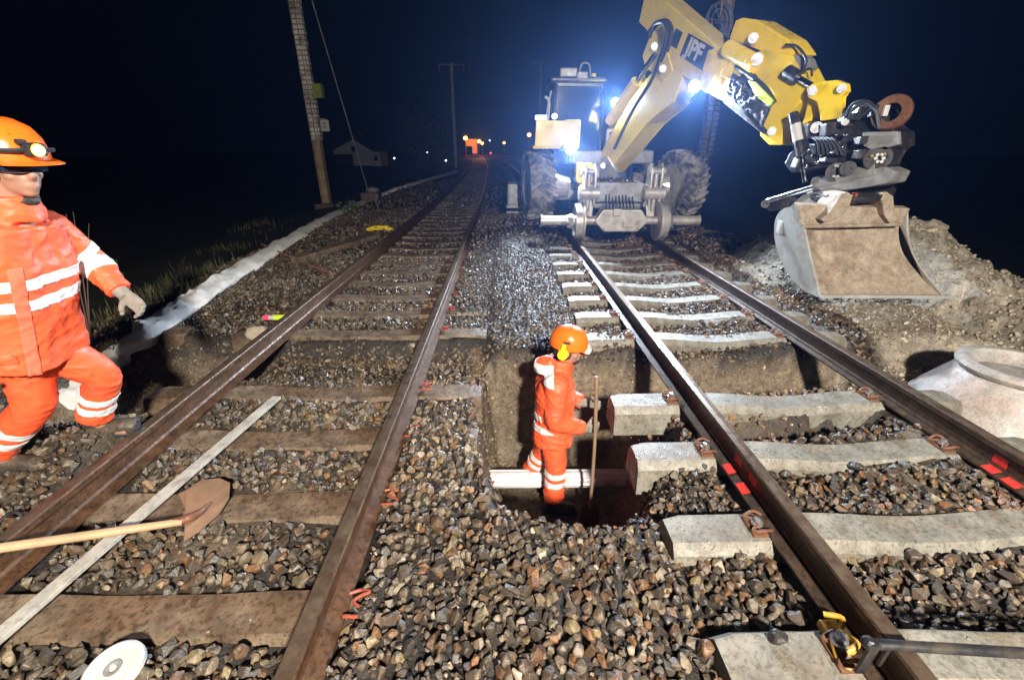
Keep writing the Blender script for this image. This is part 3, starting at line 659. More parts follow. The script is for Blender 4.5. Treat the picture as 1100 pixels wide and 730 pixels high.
# boom
U('boom', 'yellow_dusty', [(652, 186), (641, 174), (652, 150), (667, 126), (684, 97), (697, 82), (705, 74), (714, 68), (728, 73), (733, 84), (722, 110), (694, 132), (668, 166)], .40, bev=.02)
EQ('boom_foot', 'axle', lambda b: (prism(b, [bo(*p, .05) for p in ((646, 206), (640, 172), (652, 168), (660, 182), (656, 208))], -BN * .10, .01), prism(b, [bo(*p, -.38) for p in ((646, 206), (640, 172), (652, 168), (660, 182), (656, 208))], -BN * .10, .01)))
def bcyl(b, p, q, r, off): cyl(b, bo(*p, off), bo(*q, off), r, r, 20)
bc = EQ('boom_cylinder', 'yellow', lambda b: (bcyl(b, (664, 146), (690, 104), .10, -.12), bcyl(b, (664, 146), (690, 104), .10, -.32)), smooth=True)
bc = EQ('boom_cylinder', 'yellow_dusty', lambda b: (bcyl(b, (655, 130), (684, 88), .105, .12)), smooth=True)
EQ('piston_rod', 'chrome', lambda b: bcyl(b, (684, 88), (704, 58), .045, .12), parent=bc, smooth=True)
EQ('boom_hoses', 'hose', lambda b: [tube(b, [bo(660, 160, o), bo(680, 118, o + .03), bo(699, 88, o), bo(709, 62, o + .05), bo(716, 38, o + .1), bo(713, 24, o + .08), bo(703, 26, o + .06), bo(698, 40, o + .02)], .028, 8) for o in (.04, .09, .14)], smooth=True)
EQ('boom_knuckle', 'yellow_dusty', lambda b: [(prism(b, [bo(*p, o) for p in ((693, 72), (690, 60), (699, 36), (710, 28), (717, 40), (716, 58), (722, 76), (712, 88))], -BN * .07, .012)) for o in (.04, -.42)])
for x, y in ((703, 50), (712, 74), (648, 178)): EQ('pivot_pin', 'bolt', lambda b: (cyl(b, bo(x, y, .08), bo(x, y, .03), .055, .055, 20), cyl(b, bo(x, y, .09), bo(x, y, .03), .025, .025, 6)))
beam = U('boom_beam', 'yellow_dusty', [(693, -8), (686, 24), (697, 35), (706, 25), (716, 22), (722, 33), (718, 52), (712, 68), (733, 81), (752, 92), (762, 96), (776, 62), (770, 49), (708, -6)], .42, bev=.02)
EQ('beam_arch', 'hose', lambda b: tube(b, [bo(697, 36, .02), bo(706, 26, .02), bo(716, 24, .02), bo(721, 34, .02), bo(717, 52, .02), bo(711, 66, .02)], .045, 8), parent=beam, smooth=True)
U('boom_end', 'yellow', [(760, 54), (772, 50), (782, 52), (784, 66), (771, 96), (757, 101), (749, 92)], .52, off=.05, bev=.03)
kn = U('knuckle_casting', 'yellow', [(774, 64), (782, 60), (792, 62), (798, 75), (789, 95), (777, 109), (758, 99)], .56, off=.07, bev=.02)
EQ('casting_rib', 'yellow', lambda b: (tube(b, [bo(772, 92, .085), bo(776, 74, .085), bo(788, 67, .085)], .018, 6), tube(b, [bo(770, 94, .085), bo(783, 100, .085)], .016, 6), tube(b, [bo(774, 80, .085), bo(786, 86, .085)], .016, 6)), parent=kn, smooth=True)
# badge: black square and letters on the beam
def onbeam(u, v, off): # u along the beam, v across, from the badge centre
    o = bo(727, 41, off); ex = (bo(768, 66.5, off) - bo(727, 41, off)); ex.normalize(); ey = ex.cross(-BN).normalized()
    if ey.z < 0: ey = -ey
    return o + ex * u + ey * v, ex, ey
bm = nb()
for (u0, u1, v0, v1) in ((-.10, .09, -.12, .10), (.22, 1.10, -.17, .13)):
    P = [onbeam(u, v, .004)[0] for u, v in ((u0, v0), (u1, v0), (u1, v1), (u0, v1))]; prism(bm, P, BN * .003)
link('badge', bm, 'num', beam)
cu = bpy.data.curves.new('badge_text', 'FONT'); cu.body = 'JPF'; cu.size = .30; cu.extrude = .002; cu.offset = .012; cu.align_x = 'LEFT'; cu.align_y = 'CENTER'
to = bpy.data.objects.new('badge_text_tmp', cu); COL.objects.link(to)
p0, ex, ey = onbeam(.30, -.02, .009)
dg = bpy.context.evaluated_depsgraph_get(); tm = bpy.data.meshes.new_from_object(to.evaluated_get(dg))
bm = nb(); bm.from_mesh(tm); mt = Matrix((ex, ey, ex.cross(ey))).transposed().to_4x4(); mt.translation = p0; bm.transform(mt)
bpy.data.objects.remove(to); link('badge_text', bm, 'white', beam)
# dipper
dp = U('dipper', 'yellow', [(804, 70), (812, 56), (820, 53), (850, 59), (857, 72), (868, 92), (859, 110), (842, 127), (838, 156), (826, 156), (816, 146), (818, 132), (834, 108)], .36, off=.02, bev=.02)
U('dipper_cover', 'yellow', [(783, 42), (790, 22), (797, 19), (812, 21), (845, 41), (856, 57), (846, 62), (818, 55)], .36, off=-.05, bev=.02)
EQ('dipper_cylinder', 'yellow', lambda b: cyl(b, bo(782, 52, .05), bo(813, 70, .05), .105, .105, 22), smooth=True)
for x, y, r, o in ((813, 64, .07, .12), (804, 67, .05, .14), (809, 41, .06, .02), (873, 97, .05, .10), (829, 141, .05, .07)): EQ('pivot_pin', 'bolt', lambda b: (cyl(b, bo(x, y, o - .01), bo(x, y, o - .08), r, r, 20), cyl(b, bo(x, y, o), bo(x, y, o - .08), r * .45, r * .45, 6)))
EQ('dipper_hoses', 'hose', lambda b: [tube(b, [bo(779 + k * 2.4, 101 - k * 6, .06), bo(790 + k * 3, 112 - k * 6.2, .10 + .03 * math.sin(k * 2)), bo(806 + k * 3, 126 - k * 6.4, .10), bo(822 + k * 2, 142 - k * 6.2, .03)], .034, 8) for k in (0, 5)], smooth=True)
U('hose_guard', 'black', [(787, 79), (797, 77), (834, 109), (826, 134), (816, 142), (776, 110)], .34, off=-.01, bev=.01)
def hosecover(b):
    g = []; n1, n2 = 26, 16
    a0, a1, b0, b1 = (788, 76), (832, 108), (777, 107), (818, 140)
    for i in range(n1 + 1):
        row = []
        for k in range(n2 + 1):
            u, v = i / n1, k / n2
            x = (a0[0] * (1 - u) + a1[0] * u) * (1 - v) + (b0[0] * (1 - u) + b1[0] * u) * v; y = (a0[1] * (1 - u) + a1[1] * u) * (1 - v) + (b0[1] * (1 - u) + b1[1] * u) * v
            e = min(1, 4 * min(v, 1 - v)) ; q = noise.noise(Vector((x * .13, y * .13, 1))) * .09 + noise.noise(Vector((x * .32, y * .22, 4))) * .04
            row.append(b.verts.new(bo(x, y, .05 + e * (.07 + abs(q) * 1.1))))
        g.append(row)
    for i in range(n1):
        for k in range(n2): b.faces.new((g[i][k], g[i + 1][k], g[i + 1][k + 1], g[i][k + 1]))
EQ('hose_cover', 'cover', hosecover, smooth=True)
U('lime_sleeve', 'lime', [(803, 86), (811, 88), (830, 108), (826, 114), (812, 104)], .03, off=.16, bev=.006)
rd = EQ('bucket_cylinder', 'black', lambda b: cyl(b, bo(846, 77, .03), bo(858, 84, .03), .075, .075, 18), smooth=True)
EQ('piston_rod', 'chrome', lambda b: cyl(b, bo(856, 83, .03), bo(874, 94, .03), .035, .035, 16), parent=rd, smooth=True)
U('cover_box', 'grey_steel', [(853, 58), (862, 62), (866, 73), (858, 76), (852, 68)], .22, off=0)
EQ('small_hose', 'hose', lambda b: [tube(b, [bo(844, 48, -.05 + k * .03), bo(856, 50, -.02), bo(866, 64, k * .03), bo(862, 76, .02)], .014, 6) for k in range(3)] + [tube(b, [bo(864, 76, 0), bo(871, 74, 0), bo(872, 82, 0)], .012, 6)], smooth=True)
lk = EQ('link_lever', 'yellow', lambda b: [prism(b, [bo(*p, o) for p in ((866, 95), (872, 90), (888, 87), (899, 86), (909, 90), (910, 98), (903, 104), (904, 127), (881, 130), (879, 108), (868, 105))], -BN * .07, .012) for o in (.08, -.20)])
EQ('link_brace', 'yellow', lambda b: prism(b, [bo(*p, -.02) for p in ((868, 100), (878, 104), (880, 112), (866, 138), (862, 132), (868, 114))], -BN * .14, .01), parent=lk)
for x, y in ((873, 98), (904, 95)): EQ('pivot_pin', 'bolt', lambda b: cyl(b, bo(x, y, .11), bo(x, y, .05), .045, .045, 18))
# tiltrotator
tr = U('tiltrotator', 'black', [(862, 140), (868, 130), (907, 128), (914, 118), (926, 112), (946, 116), (950, 136), (964, 141), (964, 156), (952, 160), (948, 178), (932, 181), (918, 172), (882, 180), (850, 186), (842, 176), (848, 164), (856, 160)], .30, off=.02, bev=.02)
def lumps():
    rr = random.Random(4)
    for (x, y, w_, h_) in ((872, 140, 16, 18), (893, 138, 20, 14), (908, 131, 12, 10), (925, 118, 14, 10), (937, 119, 10, 12), (930, 150, 20, 8), (880, 158, 18, 12), (902, 160, 18, 14), (858, 176, 12, 12), (925, 165, 12, 10), (890, 172, 16, 6)):
        c = bo(x, y, .05 + rr.uniform(-.01, .03)); ro = Matrix.Rotation(rr.uniform(-.3, .3), 3, 'Y'); EQ('valve_block', 'black', lambda q: box(q, c, (w_ * .0095, .12, h_ * .0095), ro, bev=.012), parent=tr)

lumps()
EQ('rotator_hose', 'hose', lambda b: [tube(b, [bo(908 + k * 3, 128, .1), bo(916 + k * 4, 112 + k % 3 * 2, .14), bo(934 + k * 1.5, 110 + k * 2, .14), bo(945, 128 + k * 2, .10)], .016, 6) for k in range(6)] + [tube(b, [bo(868 + k * 4, 146, .1), bo(878 + k * 4, 152, .17), bo(880 + k * 5, 166, .12)], .013, 6) for k in range(6)], parent=tr, smooth=True)
for x, y, r in ((866, 178, .035), (872, 166, .03), (857, 172, .03), (868, 161, .028), (882, 166, .025), (898, 145, .02), (909, 145, .025), (878, 174, .03), (905, 158, .02)): EQ('bright_fitting', 'chrome', lambda b: ball(b, bo(x, y, .09), r, 2), parent=tr, smooth=True)
EQ('grease_line', 'chrome', lambda b: cyl(b, bo(888, 162, .12), bo(908, 155, .12), .01, .01, 8), parent=tr)
for x, y, r in ((877, 137, .06), (908, 131, .035)): EQ('pivot_pin', 'bolt', lambda b: cyl(b, bo(x, y, .12), bo(x, y, .04), r, r, 20), parent=tr)
EQ('end_plate', 'grey_steel', lambda b: prism(b, [bo(*p, .10) for p in ((926, 142), (964, 141), (965, 155), (953, 159), (950, 156), (936, 161), (927, 157))], -BN * .06, .012), parent=tr)
EQ('end_plate', 'grey_steel', lambda b: prism(b, [bo(*p, .08) for p in ((903, 123), (918, 112), (920, 116), (906, 128))], -BN * .2, .006), parent=tr)
sv = EQ('swivel_cover', 'black', lambda b: cyl(b, bo(943, 170, .06), bo(943, 170, -.1), .12, .12, 24), parent=tr)
EQ('swivel_ports', 'white', lambda b: [cyl(b, bo(945 + 4.2 * math.cos(a), 170 + 4.2 * math.sin(a), .075), bo(945 + 4.2 * math.cos(a), 170 + 4.2 * math.sin(a), .05), .016, .016, 10) for a in [k * 1.047 for k in range(6)]], parent=tr)
EQ('warning_mark', 'ochre', lambda b: [prism(b, [bo(x - 1.6, y + 1.5, .13), bo(x + 1.6, y + 1.5, .13), bo(x, y - 1.6, .13)], BN * .003) for x, y in ((937, 167), (951, 165))], parent=tr)
def ring(b):
    mt = axisM(bo(958, 121, .02), Vector((-.80, -.55, .1))); lathe(b, [(.085, -.035), (.15, -.045), (.165, -.02), (.165, .02), (.15, .045), (.085, .035), (.08, 0)], 30, mt, closed=True)
EQ('hook_ring', 'rust', ring, parent=tr, smooth=True)
EQ('ring_lug', 'white', lambda b: box(b, bo(951, 119, .06), (.05, .04, .10), bev=.008), parent=tr)
tc_ = EQ('tilt_cylinder', 'black', lambda b: (cyl(b, bo(852, 122, .10), bo(861, 168, .10), .055, .055, 18)), smooth=True)
EQ('piston_rod', 'chrome', lambda b: (cyl(b, bo(861, 168, .10), bo(865, 196, .10), .03, .03, 16)), parent=tc_, smooth=True)
EQ('decal', 'white', lambda b: cyl(b, bo(854.5, 134, .10), bo(858, 152, .10), .057, .057, 18, caps=False), parent=tc_, smooth=True)
# rotor, gear housing, plates
def rotor(b):
    cyl(b, bo(876, 198, 0), bo(944, 182, 0), .085, .085, 22); prism(b, [bo(*p, .06) for p in ((868, 200), (886, 190), (950, 179), (962, 184), (956, 196), (936, 200), (890, 208))], -BN * .26, .02)
    for a in range(12): cyl(b, bo(898 + 5 * math.cos(a * .52), 184 + 6 * math.sin(a * .52), .10), bo(898 + 5 * math.cos(a * .52), 184 + 6 * math.sin(a * .52), .05), .014, .014, 8)
EQ('rotor_housing', 'grey_steel', rotor, parent=tr)
EQ('rotor_motor', 'black', lambda b: (cyl(b, bo(898, 185, .09), bo(898, 185, -.05), .10, .10, 24), cyl(b, bo(911, 181, .11), bo(911, 181, -.05), .075, .07, 24)), parent=tr)
EQ('rotor_ring', 'black', lambda b: (lathe(b, [(.12, -.05), (.40, -.05), (.42, -.02), (.42, .02), (.38, .05), (.12, .05)], 40, axisM(bo(912, 206, -.25), Vector((-.15, -.05, 1)))), box(b, bo(912, 210, -.2), (.72, .34, .05), bev=.01)), parent=tr)
tl = EQ('tilt_cylinder', 'chrome', lambda b: cyl(b, bo(824, 216, .18), bo(874, 201, .12), .033, .033, 18), smooth=True)
EQ('cylinder_bracket', 'black', lambda b: (prism(b, [bo(*p, .16) for p in ((821, 222), (824, 214), (845, 209), (850, 214), (846, 222), (826, 227))], -BN * .14, .01), cyl(b, bo(822, 219, .22), bo(822, 219, .0), .05, .05, 14)), parent=tl)
EQ('quick_hitch', 'grey_steel', lambda b: (prism(b, [bo(*p, .12) for p in ((848, 222), (862, 209), (886, 204), (890, 212), (866, 222), (852, 228))], -BN * .3, .01),), parent=tr)
# ---- bucket (left and right section outlines joined)
def W3(px, py, y): return at_y(px, py, y)
TLp, TRp = W3(859, 222, 5.10), W3(977, 226, 5.06)
BLp, BRp = W3(881, 319, 4.70), W3(1018, 320, 4.64)
def section(top, bot, back):
    out = []
    n = 18
    for i in range(n + 1):
        t = i / n; a = math.pi * (t); 
        p = top.lerp(bot, (1 - math.cos(a)) / 2)
        k = math.sin(a) ** .8
        out.append(p + Vector((back * -.02, back * k, -.05 * k)))
    return out
def shell(b, thick, inset):
    A = section(TLp + Vector((inset, 0, 0)), BLp + Vector((inset, 0, 0)), .62); B = section(TRp - Vector((inset, 0, 0)), BRp - Vector((inset, 0, 0)), .62)
    n = len(A); nx = 26; g = []
    for i in range(n):
        row = []
        for k in range(nx + 1):
            u = k / nx; waist = -.14 * math.sin(math.pi * min(1, i / (n - 1) * 1.0)) * max(0, (u - .6) / .4)
            p = A[i].lerp(B[i], u) + Vector((waist, 0, 0)); row.append(p)
        g.append(row)
    f = [[b.verts.new(p) for p in r] for r in g]; bk = [[b.verts.new(p + Vector((0, thick, -.004))) for p in r] for r in g]
    for i in range(n - 1):
        for k in range(nx): b.faces.new((f[i][k], f[i][k + 1], f[i + 1][k + 1], f[i + 1][k])); b.faces.new((bk[i][k], bk[i + 1][k], bk[i + 1][k + 1], bk[i][k + 1]))
    for i in range(n - 1):
        b.faces.new((f[i][0], f[i + 1][0], bk[i + 1][0], bk[i][0])); b.faces.new((f[i][nx], bk[i][nx], bk[i + 1][nx], f[i + 1][nx]))
    for k in range(nx): b.faces.new((f[0][k], bk[0][k], bk[0][k + 1], f[0][k + 1])); b.faces.new((f[-1][k], f[-1][k + 1], bk[-1][k + 1], bk[-1][k]))
bk = EQ('bucket', 'bucket', lambda b: shell(b, .03, 0), smooth=True, angle=40)
def mudfill(b):
    nx, n = 60, 40; rows = []
    for i in range(n + 1):
        t = .13 + .87 * i / n; row = []
        for k in range(nx + 1):
            u = k / nx; a = TLp.lerp(BLp, t); c = TRp.lerp(BRp, t)
            wst = -.14 * math.sin(math.pi * t) * max(0, (u - .6) / .4)
            dep = .02 + .15 * math.sin(math.pi * (t * .93 + .07)) ** .9 * min(1, u * 5 + .25)
            p = a.lerp(c, .012 + u * .976) + Vector((wst, dep, 0))
            q = noise.fractal(p * 5, 1, 2, 5) * .028 + noise.fractal(p * 24, 1, 2, 4) * .010
            row.append(b.verts.new(p + Vector((0, q, q * .4))))
        rows.append(row)
    for r0, r1 in zip(rows, rows[1:]):
        for k in range(nx): b.faces.new((r0[k], r0[k + 1], r1[k + 1], r1[k]))
EQ('caked_mud', 'mud', mudfill, parent=bk, smooth=True)
for nm, T_, B_, s in (('side_plate', TLp, BLp, -1), ('side_plate', TRp, BRp, 1)):
    S_ = section(T_, B_, .62)
    if s > 0: S_ = [p + Vector((-.14 * math.sin(math.pi * i / (len(S_) - 1)), 0, 0)) for i, p in enumerate(S_)]
    Fr = [T_.lerp(B_, t) + Vector((0 if s < 0 else -.14 * math.sin(math.pi * t), .005 + .02 * math.sin(math.pi * t), 0)) for t in [k / 8 for k in range(7, 0, -1)]]
    EQ(nm, 'bucket', lambda b: prism(b, S_ + Fr, (.025 * -s, 0, 0)), parent=bk)
EQ('cutting_edge', 'bucket', lambda b: prism(b, [BLp + Vector((-.01, -.02, .035)), BRp + Vector((.02, -.02, .035)), BRp + Vector((.02, -.035, 0)), BLp + Vector((-.01, -.035, 0))], (0, .07, -.012), .004), parent=bk)
EQ('top_lip', 'mud', lambda b: prism(b, [W3(858, 220, 5.06), W3(978, 224, 5.02), W3(969, 241, 5.0), W3(861, 243, 5.04)], (0, .10, .02), .01), parent=bk)
EQ('lip_tube', 'mud', lambda b: cyl(b, W3(862, 243.5, 5.03), W3(967, 241, 4.99), .022, .022, 12), parent=bk, smooth=True)
EQ('wear_lug', 'grey_steel', lambda b: [box(b, W3(839, 244, 5.45), (.06, .10, .16), bev=.01)], parent=bk)
for sx in (0, 1):
    pts = [(904, 209), (911, 206), (916, 210), (913, 222), (903, 233), (886, 239), (882, 236), (894, 226)] if sx == 0 else [(944, 207), (953, 206), (960, 211), (960, 224), (964, 236), (956, 240), (950, 231), (948, 220)]
    EQ('mounting_ear', 'mud', lambda b: prism(b, [W3(px, py, 4.93) for px, py in pts], (0, .30, .0), .01), parent=bk)
EQ('hitch_pin', 'mud', lambda b: cyl(b, W3(912, 213, 5.03), W3(952, 213, 5.02), .045, .045, 18), parent=bk, smooth=True)
EQ('red_bush', 'redclip', lambda b: [cyl(b, W3(x, 213, 5.03), W3(x + 5, 213, 5.03), .062, .062, 18) for x in (914, 941)], parent=bk, smooth=True)
# lamps of the excavator
LAMPS = [(W3(661, 110, 9.5), 'cab'), (W3(613, 161, 8.55), 'deck'), (bo(746, 93, .22), 'boom')]
for i, (p, nm) in enumerate(LAMPS):
    d = (Vector((.8, 2.0, .4)) - p).normalized()
    hs = EQ('work_lamp', 'black', lambda b: cyl(b, p + d * -.10, p + d * -.004, .06, .085, 20), smooth=True)
    EQ('lamp_lens', 'lampglow', lambda b: cyl(b, p - d * .004, p + d * .004, .075, .075, 24), parent=hs)
    spot('excavator_light', p + d * .02, Vector(((1.2, 3.6, 0), (.2, 3.5, 0), (2.8, 3.5, 0))[i]), (1800, 1300, 1450)[i], (.70, .83, 1.0), (150, 150, 112)[i], .9, .05)
EQ('lamp_bracket', 'black', lambda b: (box(b, W3(661, 116, 9.55), (.05, .1, .2)), box(b, W3(613, 168, 8.62), (.06, .1, .2)), cyl(b, bo(752, 92, .1), bo(746, 95, .2), .02, .02, 8)))
EQ('boom_cable', 'hose', lambda b: tube(b, [bo(745, 97, .2), bo(744, 104, .24), bo(741, 109, .2)], .012, 6), smooth=True)

# ------------------------------------------------------------------ people
def remesh(name, bm, m, parent, voxel, wr=0, ws=9, smooth_it=2, wr_dir=None):
    """union overlapping tubes into one smooth skin, then add folds"""
    me = bpy.data.meshes.new('tmp'); bmesh.ops.recalc_face_normals(bm, faces=bm.faces); bm.to_mesh(me); bm.free()
    o = bpy.data.objects.new('tmp', me); COL.objects.link(o)
    md = o.modifiers.new('r', 'REMESH'); md.mode = 'VOXEL'; md.voxel_size = voxel
    dg = bpy.context.evaluated_depsgraph_get(); m2 = bpy.data.meshes.new_from_object(o.evaluated_get(dg)); bpy.data.objects.remove(o)
    b = nb(); b.from_mesh(m2)
    for _ in range(smooth_it): bmesh.ops.smooth_vert(b, verts=b.verts, factor=.5, use_axis_x=True, use_axis_y=True, use_axis_z=True)
    if wr:
        b.normal_update()
        for v in b.verts:
            p = v.co; q = Vector((p.x * ws, p.y * ws, p.z * ws * 1.5)); q2 = q + Vector((noise.noise(q * .35) * 2.2, noise.noise(q * .35 + Vector((9, 0, 0))) * 2.2, 0))
            r1 = 1 - min(1, abs(noise.noise(q2)) * 3.2); r2 = 1 - min(1, abs(noise.noise(q2 * 1.9 + Vector((5, 2, 1)))) * 3.0)
            f = r1 ** 1.6 * .85 + r2 * .4 - .45 + noise.noise(q * .4) * .6
            v.co += v.normal * f * wr
    return link(name, b, m, parent, True)
def band(name, src, planes, off, m, parent, keep=lambda p: True):
    """a strip of tape on a garment: the garment's faces between two parallel planes, lifted a little"""
    b = nb(); b.from_mesh(src.data); 
    for (co, no) in planes:
        bmesh.ops.bisect_plane(b, geom=list(b.verts) + list(b.edges) + list(b.faces), plane_co=co, plane_no=no, clear_inner=True)
    dl = [f for f in b.faces if not keep(f.calc_center_median())]
    bmesh.ops.delete(b, geom=dl, context='FACES')
    b.normal_update()
    if len(b.faces) == 0: b.free(); return None
    for v in b.verts: v.co += v.normal * off
    r = bmesh.ops.extrude_face_region(b, geom=list(b.faces))
    for v in [g for g in r['geom'] if isinstance(g, bmesh.types.BMVert)]: v.co -= v.normal * off * .9
    me = bpy.data.meshes.new(name); b.to_mesh(me); b.free(); me.materials.append(M[m])
    me.polygons.foreach_set('use_smooth', [True] * len(me.polygons))
    o = bpy.data.objects.new(name, me); COL.objects.link(o); o.parent = parent; return o
def slab(c, n, w):
    c = Vector(c); n = Vector(n).normalized(); return [(c - n * w / 2, n), (c + n * w / 2, -n)]
def head(bm, c, f, r=.105):
    """f = facing direction"""
    f = Vector(f).normalized(); side = f.cross(Vector((0, 0, 1))).normalized(); up = side.cross(f)
    Rm = Matrix((side, f, up)).transposed()
    P = lambda x, y, z: Vector(c) + side * x + f * y + up * z
    ball(bm, P(0, -.01, .03), (.078, .098, .10), 3, Rm); ball(bm, P(0, .02, -.035), (.062, .075, .075), 3, Rm); ball(bm, P(0, .062, -.085), (.030, .030, .022), 2, Rm)
    tube(bm, [P(0, .085, .025), P(0, .108, -.005), P(0, .114, -.018)], [.010, .014, .016], 8); ball(bm, P(0, .100, -.022), (.019, .014, .010), 2, Rm)
    tube(bm, [P(-.05, .080, .036), P(0, .094, .040), P(.05, .080, .036)], .011, 8)
    tube(bm, [P(-.024, .088, -.052), P(0, .096, -.050), P(.024, .088, -.052)], .0085, 8); tube(bm, [P(-.020, .086, -.063), P(0, .093, -.065), P(.020, .086, -.063)], .0075, 8)
    for s in (-1, 1): ball(bm, P(s * .080, -.005, -.005), (.010, .020, .032), 2, Rm); ball(bm, P(s * .045, .055, -.015), (.022, .028, .022), 2, Rm)
    return P, Rm
def helmet(parent, c, f, tilt=0, lamp=False, muffs=True):
    f = Vector(f).normalized(); side = f.cross(Vector((0, 0, 1))).normalized(); up = side.cross(f)
    Rm = Matrix((side, f, up)).transposed(); mt = Matrix.Translation(Vector(c)) @ Rm.to_4x4()
    b = nb(); prof = [(.128, -.012), (.130, 0), (.128, .03), (.118, .075), (.092, .118), (.050, .142), (.001, .148), (.001, .142), (.048, .136), (.088, .112), (.112, .072), (.122, .03), (.124, 0)]
    r0 = len(b.verts); lathe(b, prof, 44, None, closed=True)
    for v in b.verts: v.co.y *= 1.14
    # peak
    pk = [(.112 * math.cos(a), .128 * math.sin(a)) for a in [R(25 + 13 * k) for k in range(11)]]
    po = [(.122 * math.cos(a), .130 + .050 * math.sin(a) ** 1.2 if math.sin(a) > 0 else .13) for a in [R(25 + 13 * k) for k in range(11)]]
    n = len(pk); vi = [b.verts.new((x, y, .004)) for x, y in pk]; vo = [b.verts.new((x, max(y, yy * 1.0), -.012)) for (x, y), (_, yy) in zip(po, pk)]
    vi2 = [b.verts.new((x, y, .000)) for x, y in pk]; vo2 = [b.verts.new((v.co.x, v.co.y, v.co.z - .004)) for v in vo]
    for k in range(n - 1): b.faces.new((vi[k], vi[k + 1], vo[k + 1], vo[k])); b.faces.new((vi2[k], vo2[k], vo2[k + 1], vi2[k + 1])); b.faces.new((vo[k], vo[k + 1], vo2[k + 1], vo2[k]))
    for s in (-1, 0, 1): tube(b, [(s * .035, -.11, .085), (s * .035, -.05, .131), (s * .035, .04, .133), (s * .035, .115, .09)], .008, 8)
    b.transform(mt); h = link('helmet', b, 'helmet', parent, True, 50)
    P = lambda x, y, z: mt @ Vector((x, y, z))
    for k in (-1, 1): quick('vent_slot', 'hose', h, lambda q: box(q, P(k * .118, -.02, .055), (.014, .05, .018), Rm, bev=.004))
    if muffs:
        for s in (-1, 1):
            mf = quick('ear_muff', 'ear', parent, lambda q: (cyl(q, P(s * .118, -.035, -.035), P(s * .155, -.04, -.035), .044, .036, 20), box(q, P(s * .137, -.04, .015), (.012, .03, .07), Rm, bev=.004)), True)
            quick('muff_cushion', 'hose', mf, lambda q: cyl(q, P(s * .098, -.035, -.035), P(s * .118, -.035, -.035), .042, .044, 20), True)
    if lamp:
        l = quick('head_lamp', 'hose', parent, lambda q: (box(q, P(0, .165, .045), (.07, .045, .05), Rm, bev=.010), tube(q, [P(-.10, .11, .035), P(-.05, .152, .04), P(0, .158, .045), (P(.05, .152, .04)), P(.10, .11, .035)], .010, 6), box(q, P(.03, .155, .072), (.03, .03, .02), Rm, bev=.006)), False)
        quick('lamp_lens', 'whiteglow', l, lambda q: cyl(q, P(0, .187, .045), P(0, .192, .045), .020, .020, 18))
        quick('lamp_ring', 'ear', l, lambda q: cyl(q, P(.0, .183, .045), P(0, .189, .045), .025, .025, 18))
def hand(bm, wr, d, palm, curl=.9, s=1.0, thumb=1):
    """d: towards the fingertips, palm: the way the palm faces"""
    d = Vector(d).normalized(); palm = Vector(palm); palm = (palm - d * palm.dot(d)).normalized(); sd = d.cross(palm) * thumb
    wr = Vector(wr)
    tube(bm, [wr - d * .03, wr + d * .02, wr + d * .055, wr + d * .088], [.028 * s, .034 * s, .040 * s, .036 * s], 12, flat=.62) if False else None
    for k in (-1.3, -.45, .45, 1.3): tube(bm, [wr - d * .02, wr + d * .05 + sd * k * .016 * s, wr + d * .092 + sd * k * .0205 * s], [.020 * s, .016 * s, .0135 * s], 8)
    ln = (.072, .082, .078, .060)
    for i, k in enumerate((1.3, .45, -.45, -1.3)):
        p = wr + d * .090 * s + sd * k * .0208 * s; a = .25; pts = [p - d * .02]; r = [.0125 * s, .0115 * s, .011 * s, .0095 * s]
        cur = p; ang = curl * .5
        for seg in (.44, .32, .26):
            dirv = d * math.cos(ang) + palm * math.sin(ang); pts.append(cur); cur = cur + dirv * ln[i] * seg * s; ang += curl
        pts.append(cur); tube(bm, pts, r, 8, n=3)
    p = wr + d * .025 * s + sd * .026 * s
    t1 = p + (sd * .8 + d * .6 + palm * .35).normalized() * .042 * s; t2 = t1 + (d * .8 + palm * .55 * (.4 + curl) + sd * .1).normalized() * .032 * s; t3 = t2 + (d * .6 + palm * (.4 + curl) - sd * .3).normalized() * .026 * s
    tube(bm, [p - sd * .01, t1, t2, t3], [.0155 * s, .0145 * s, .0125 * s, .0105 * s], 8, n=3)
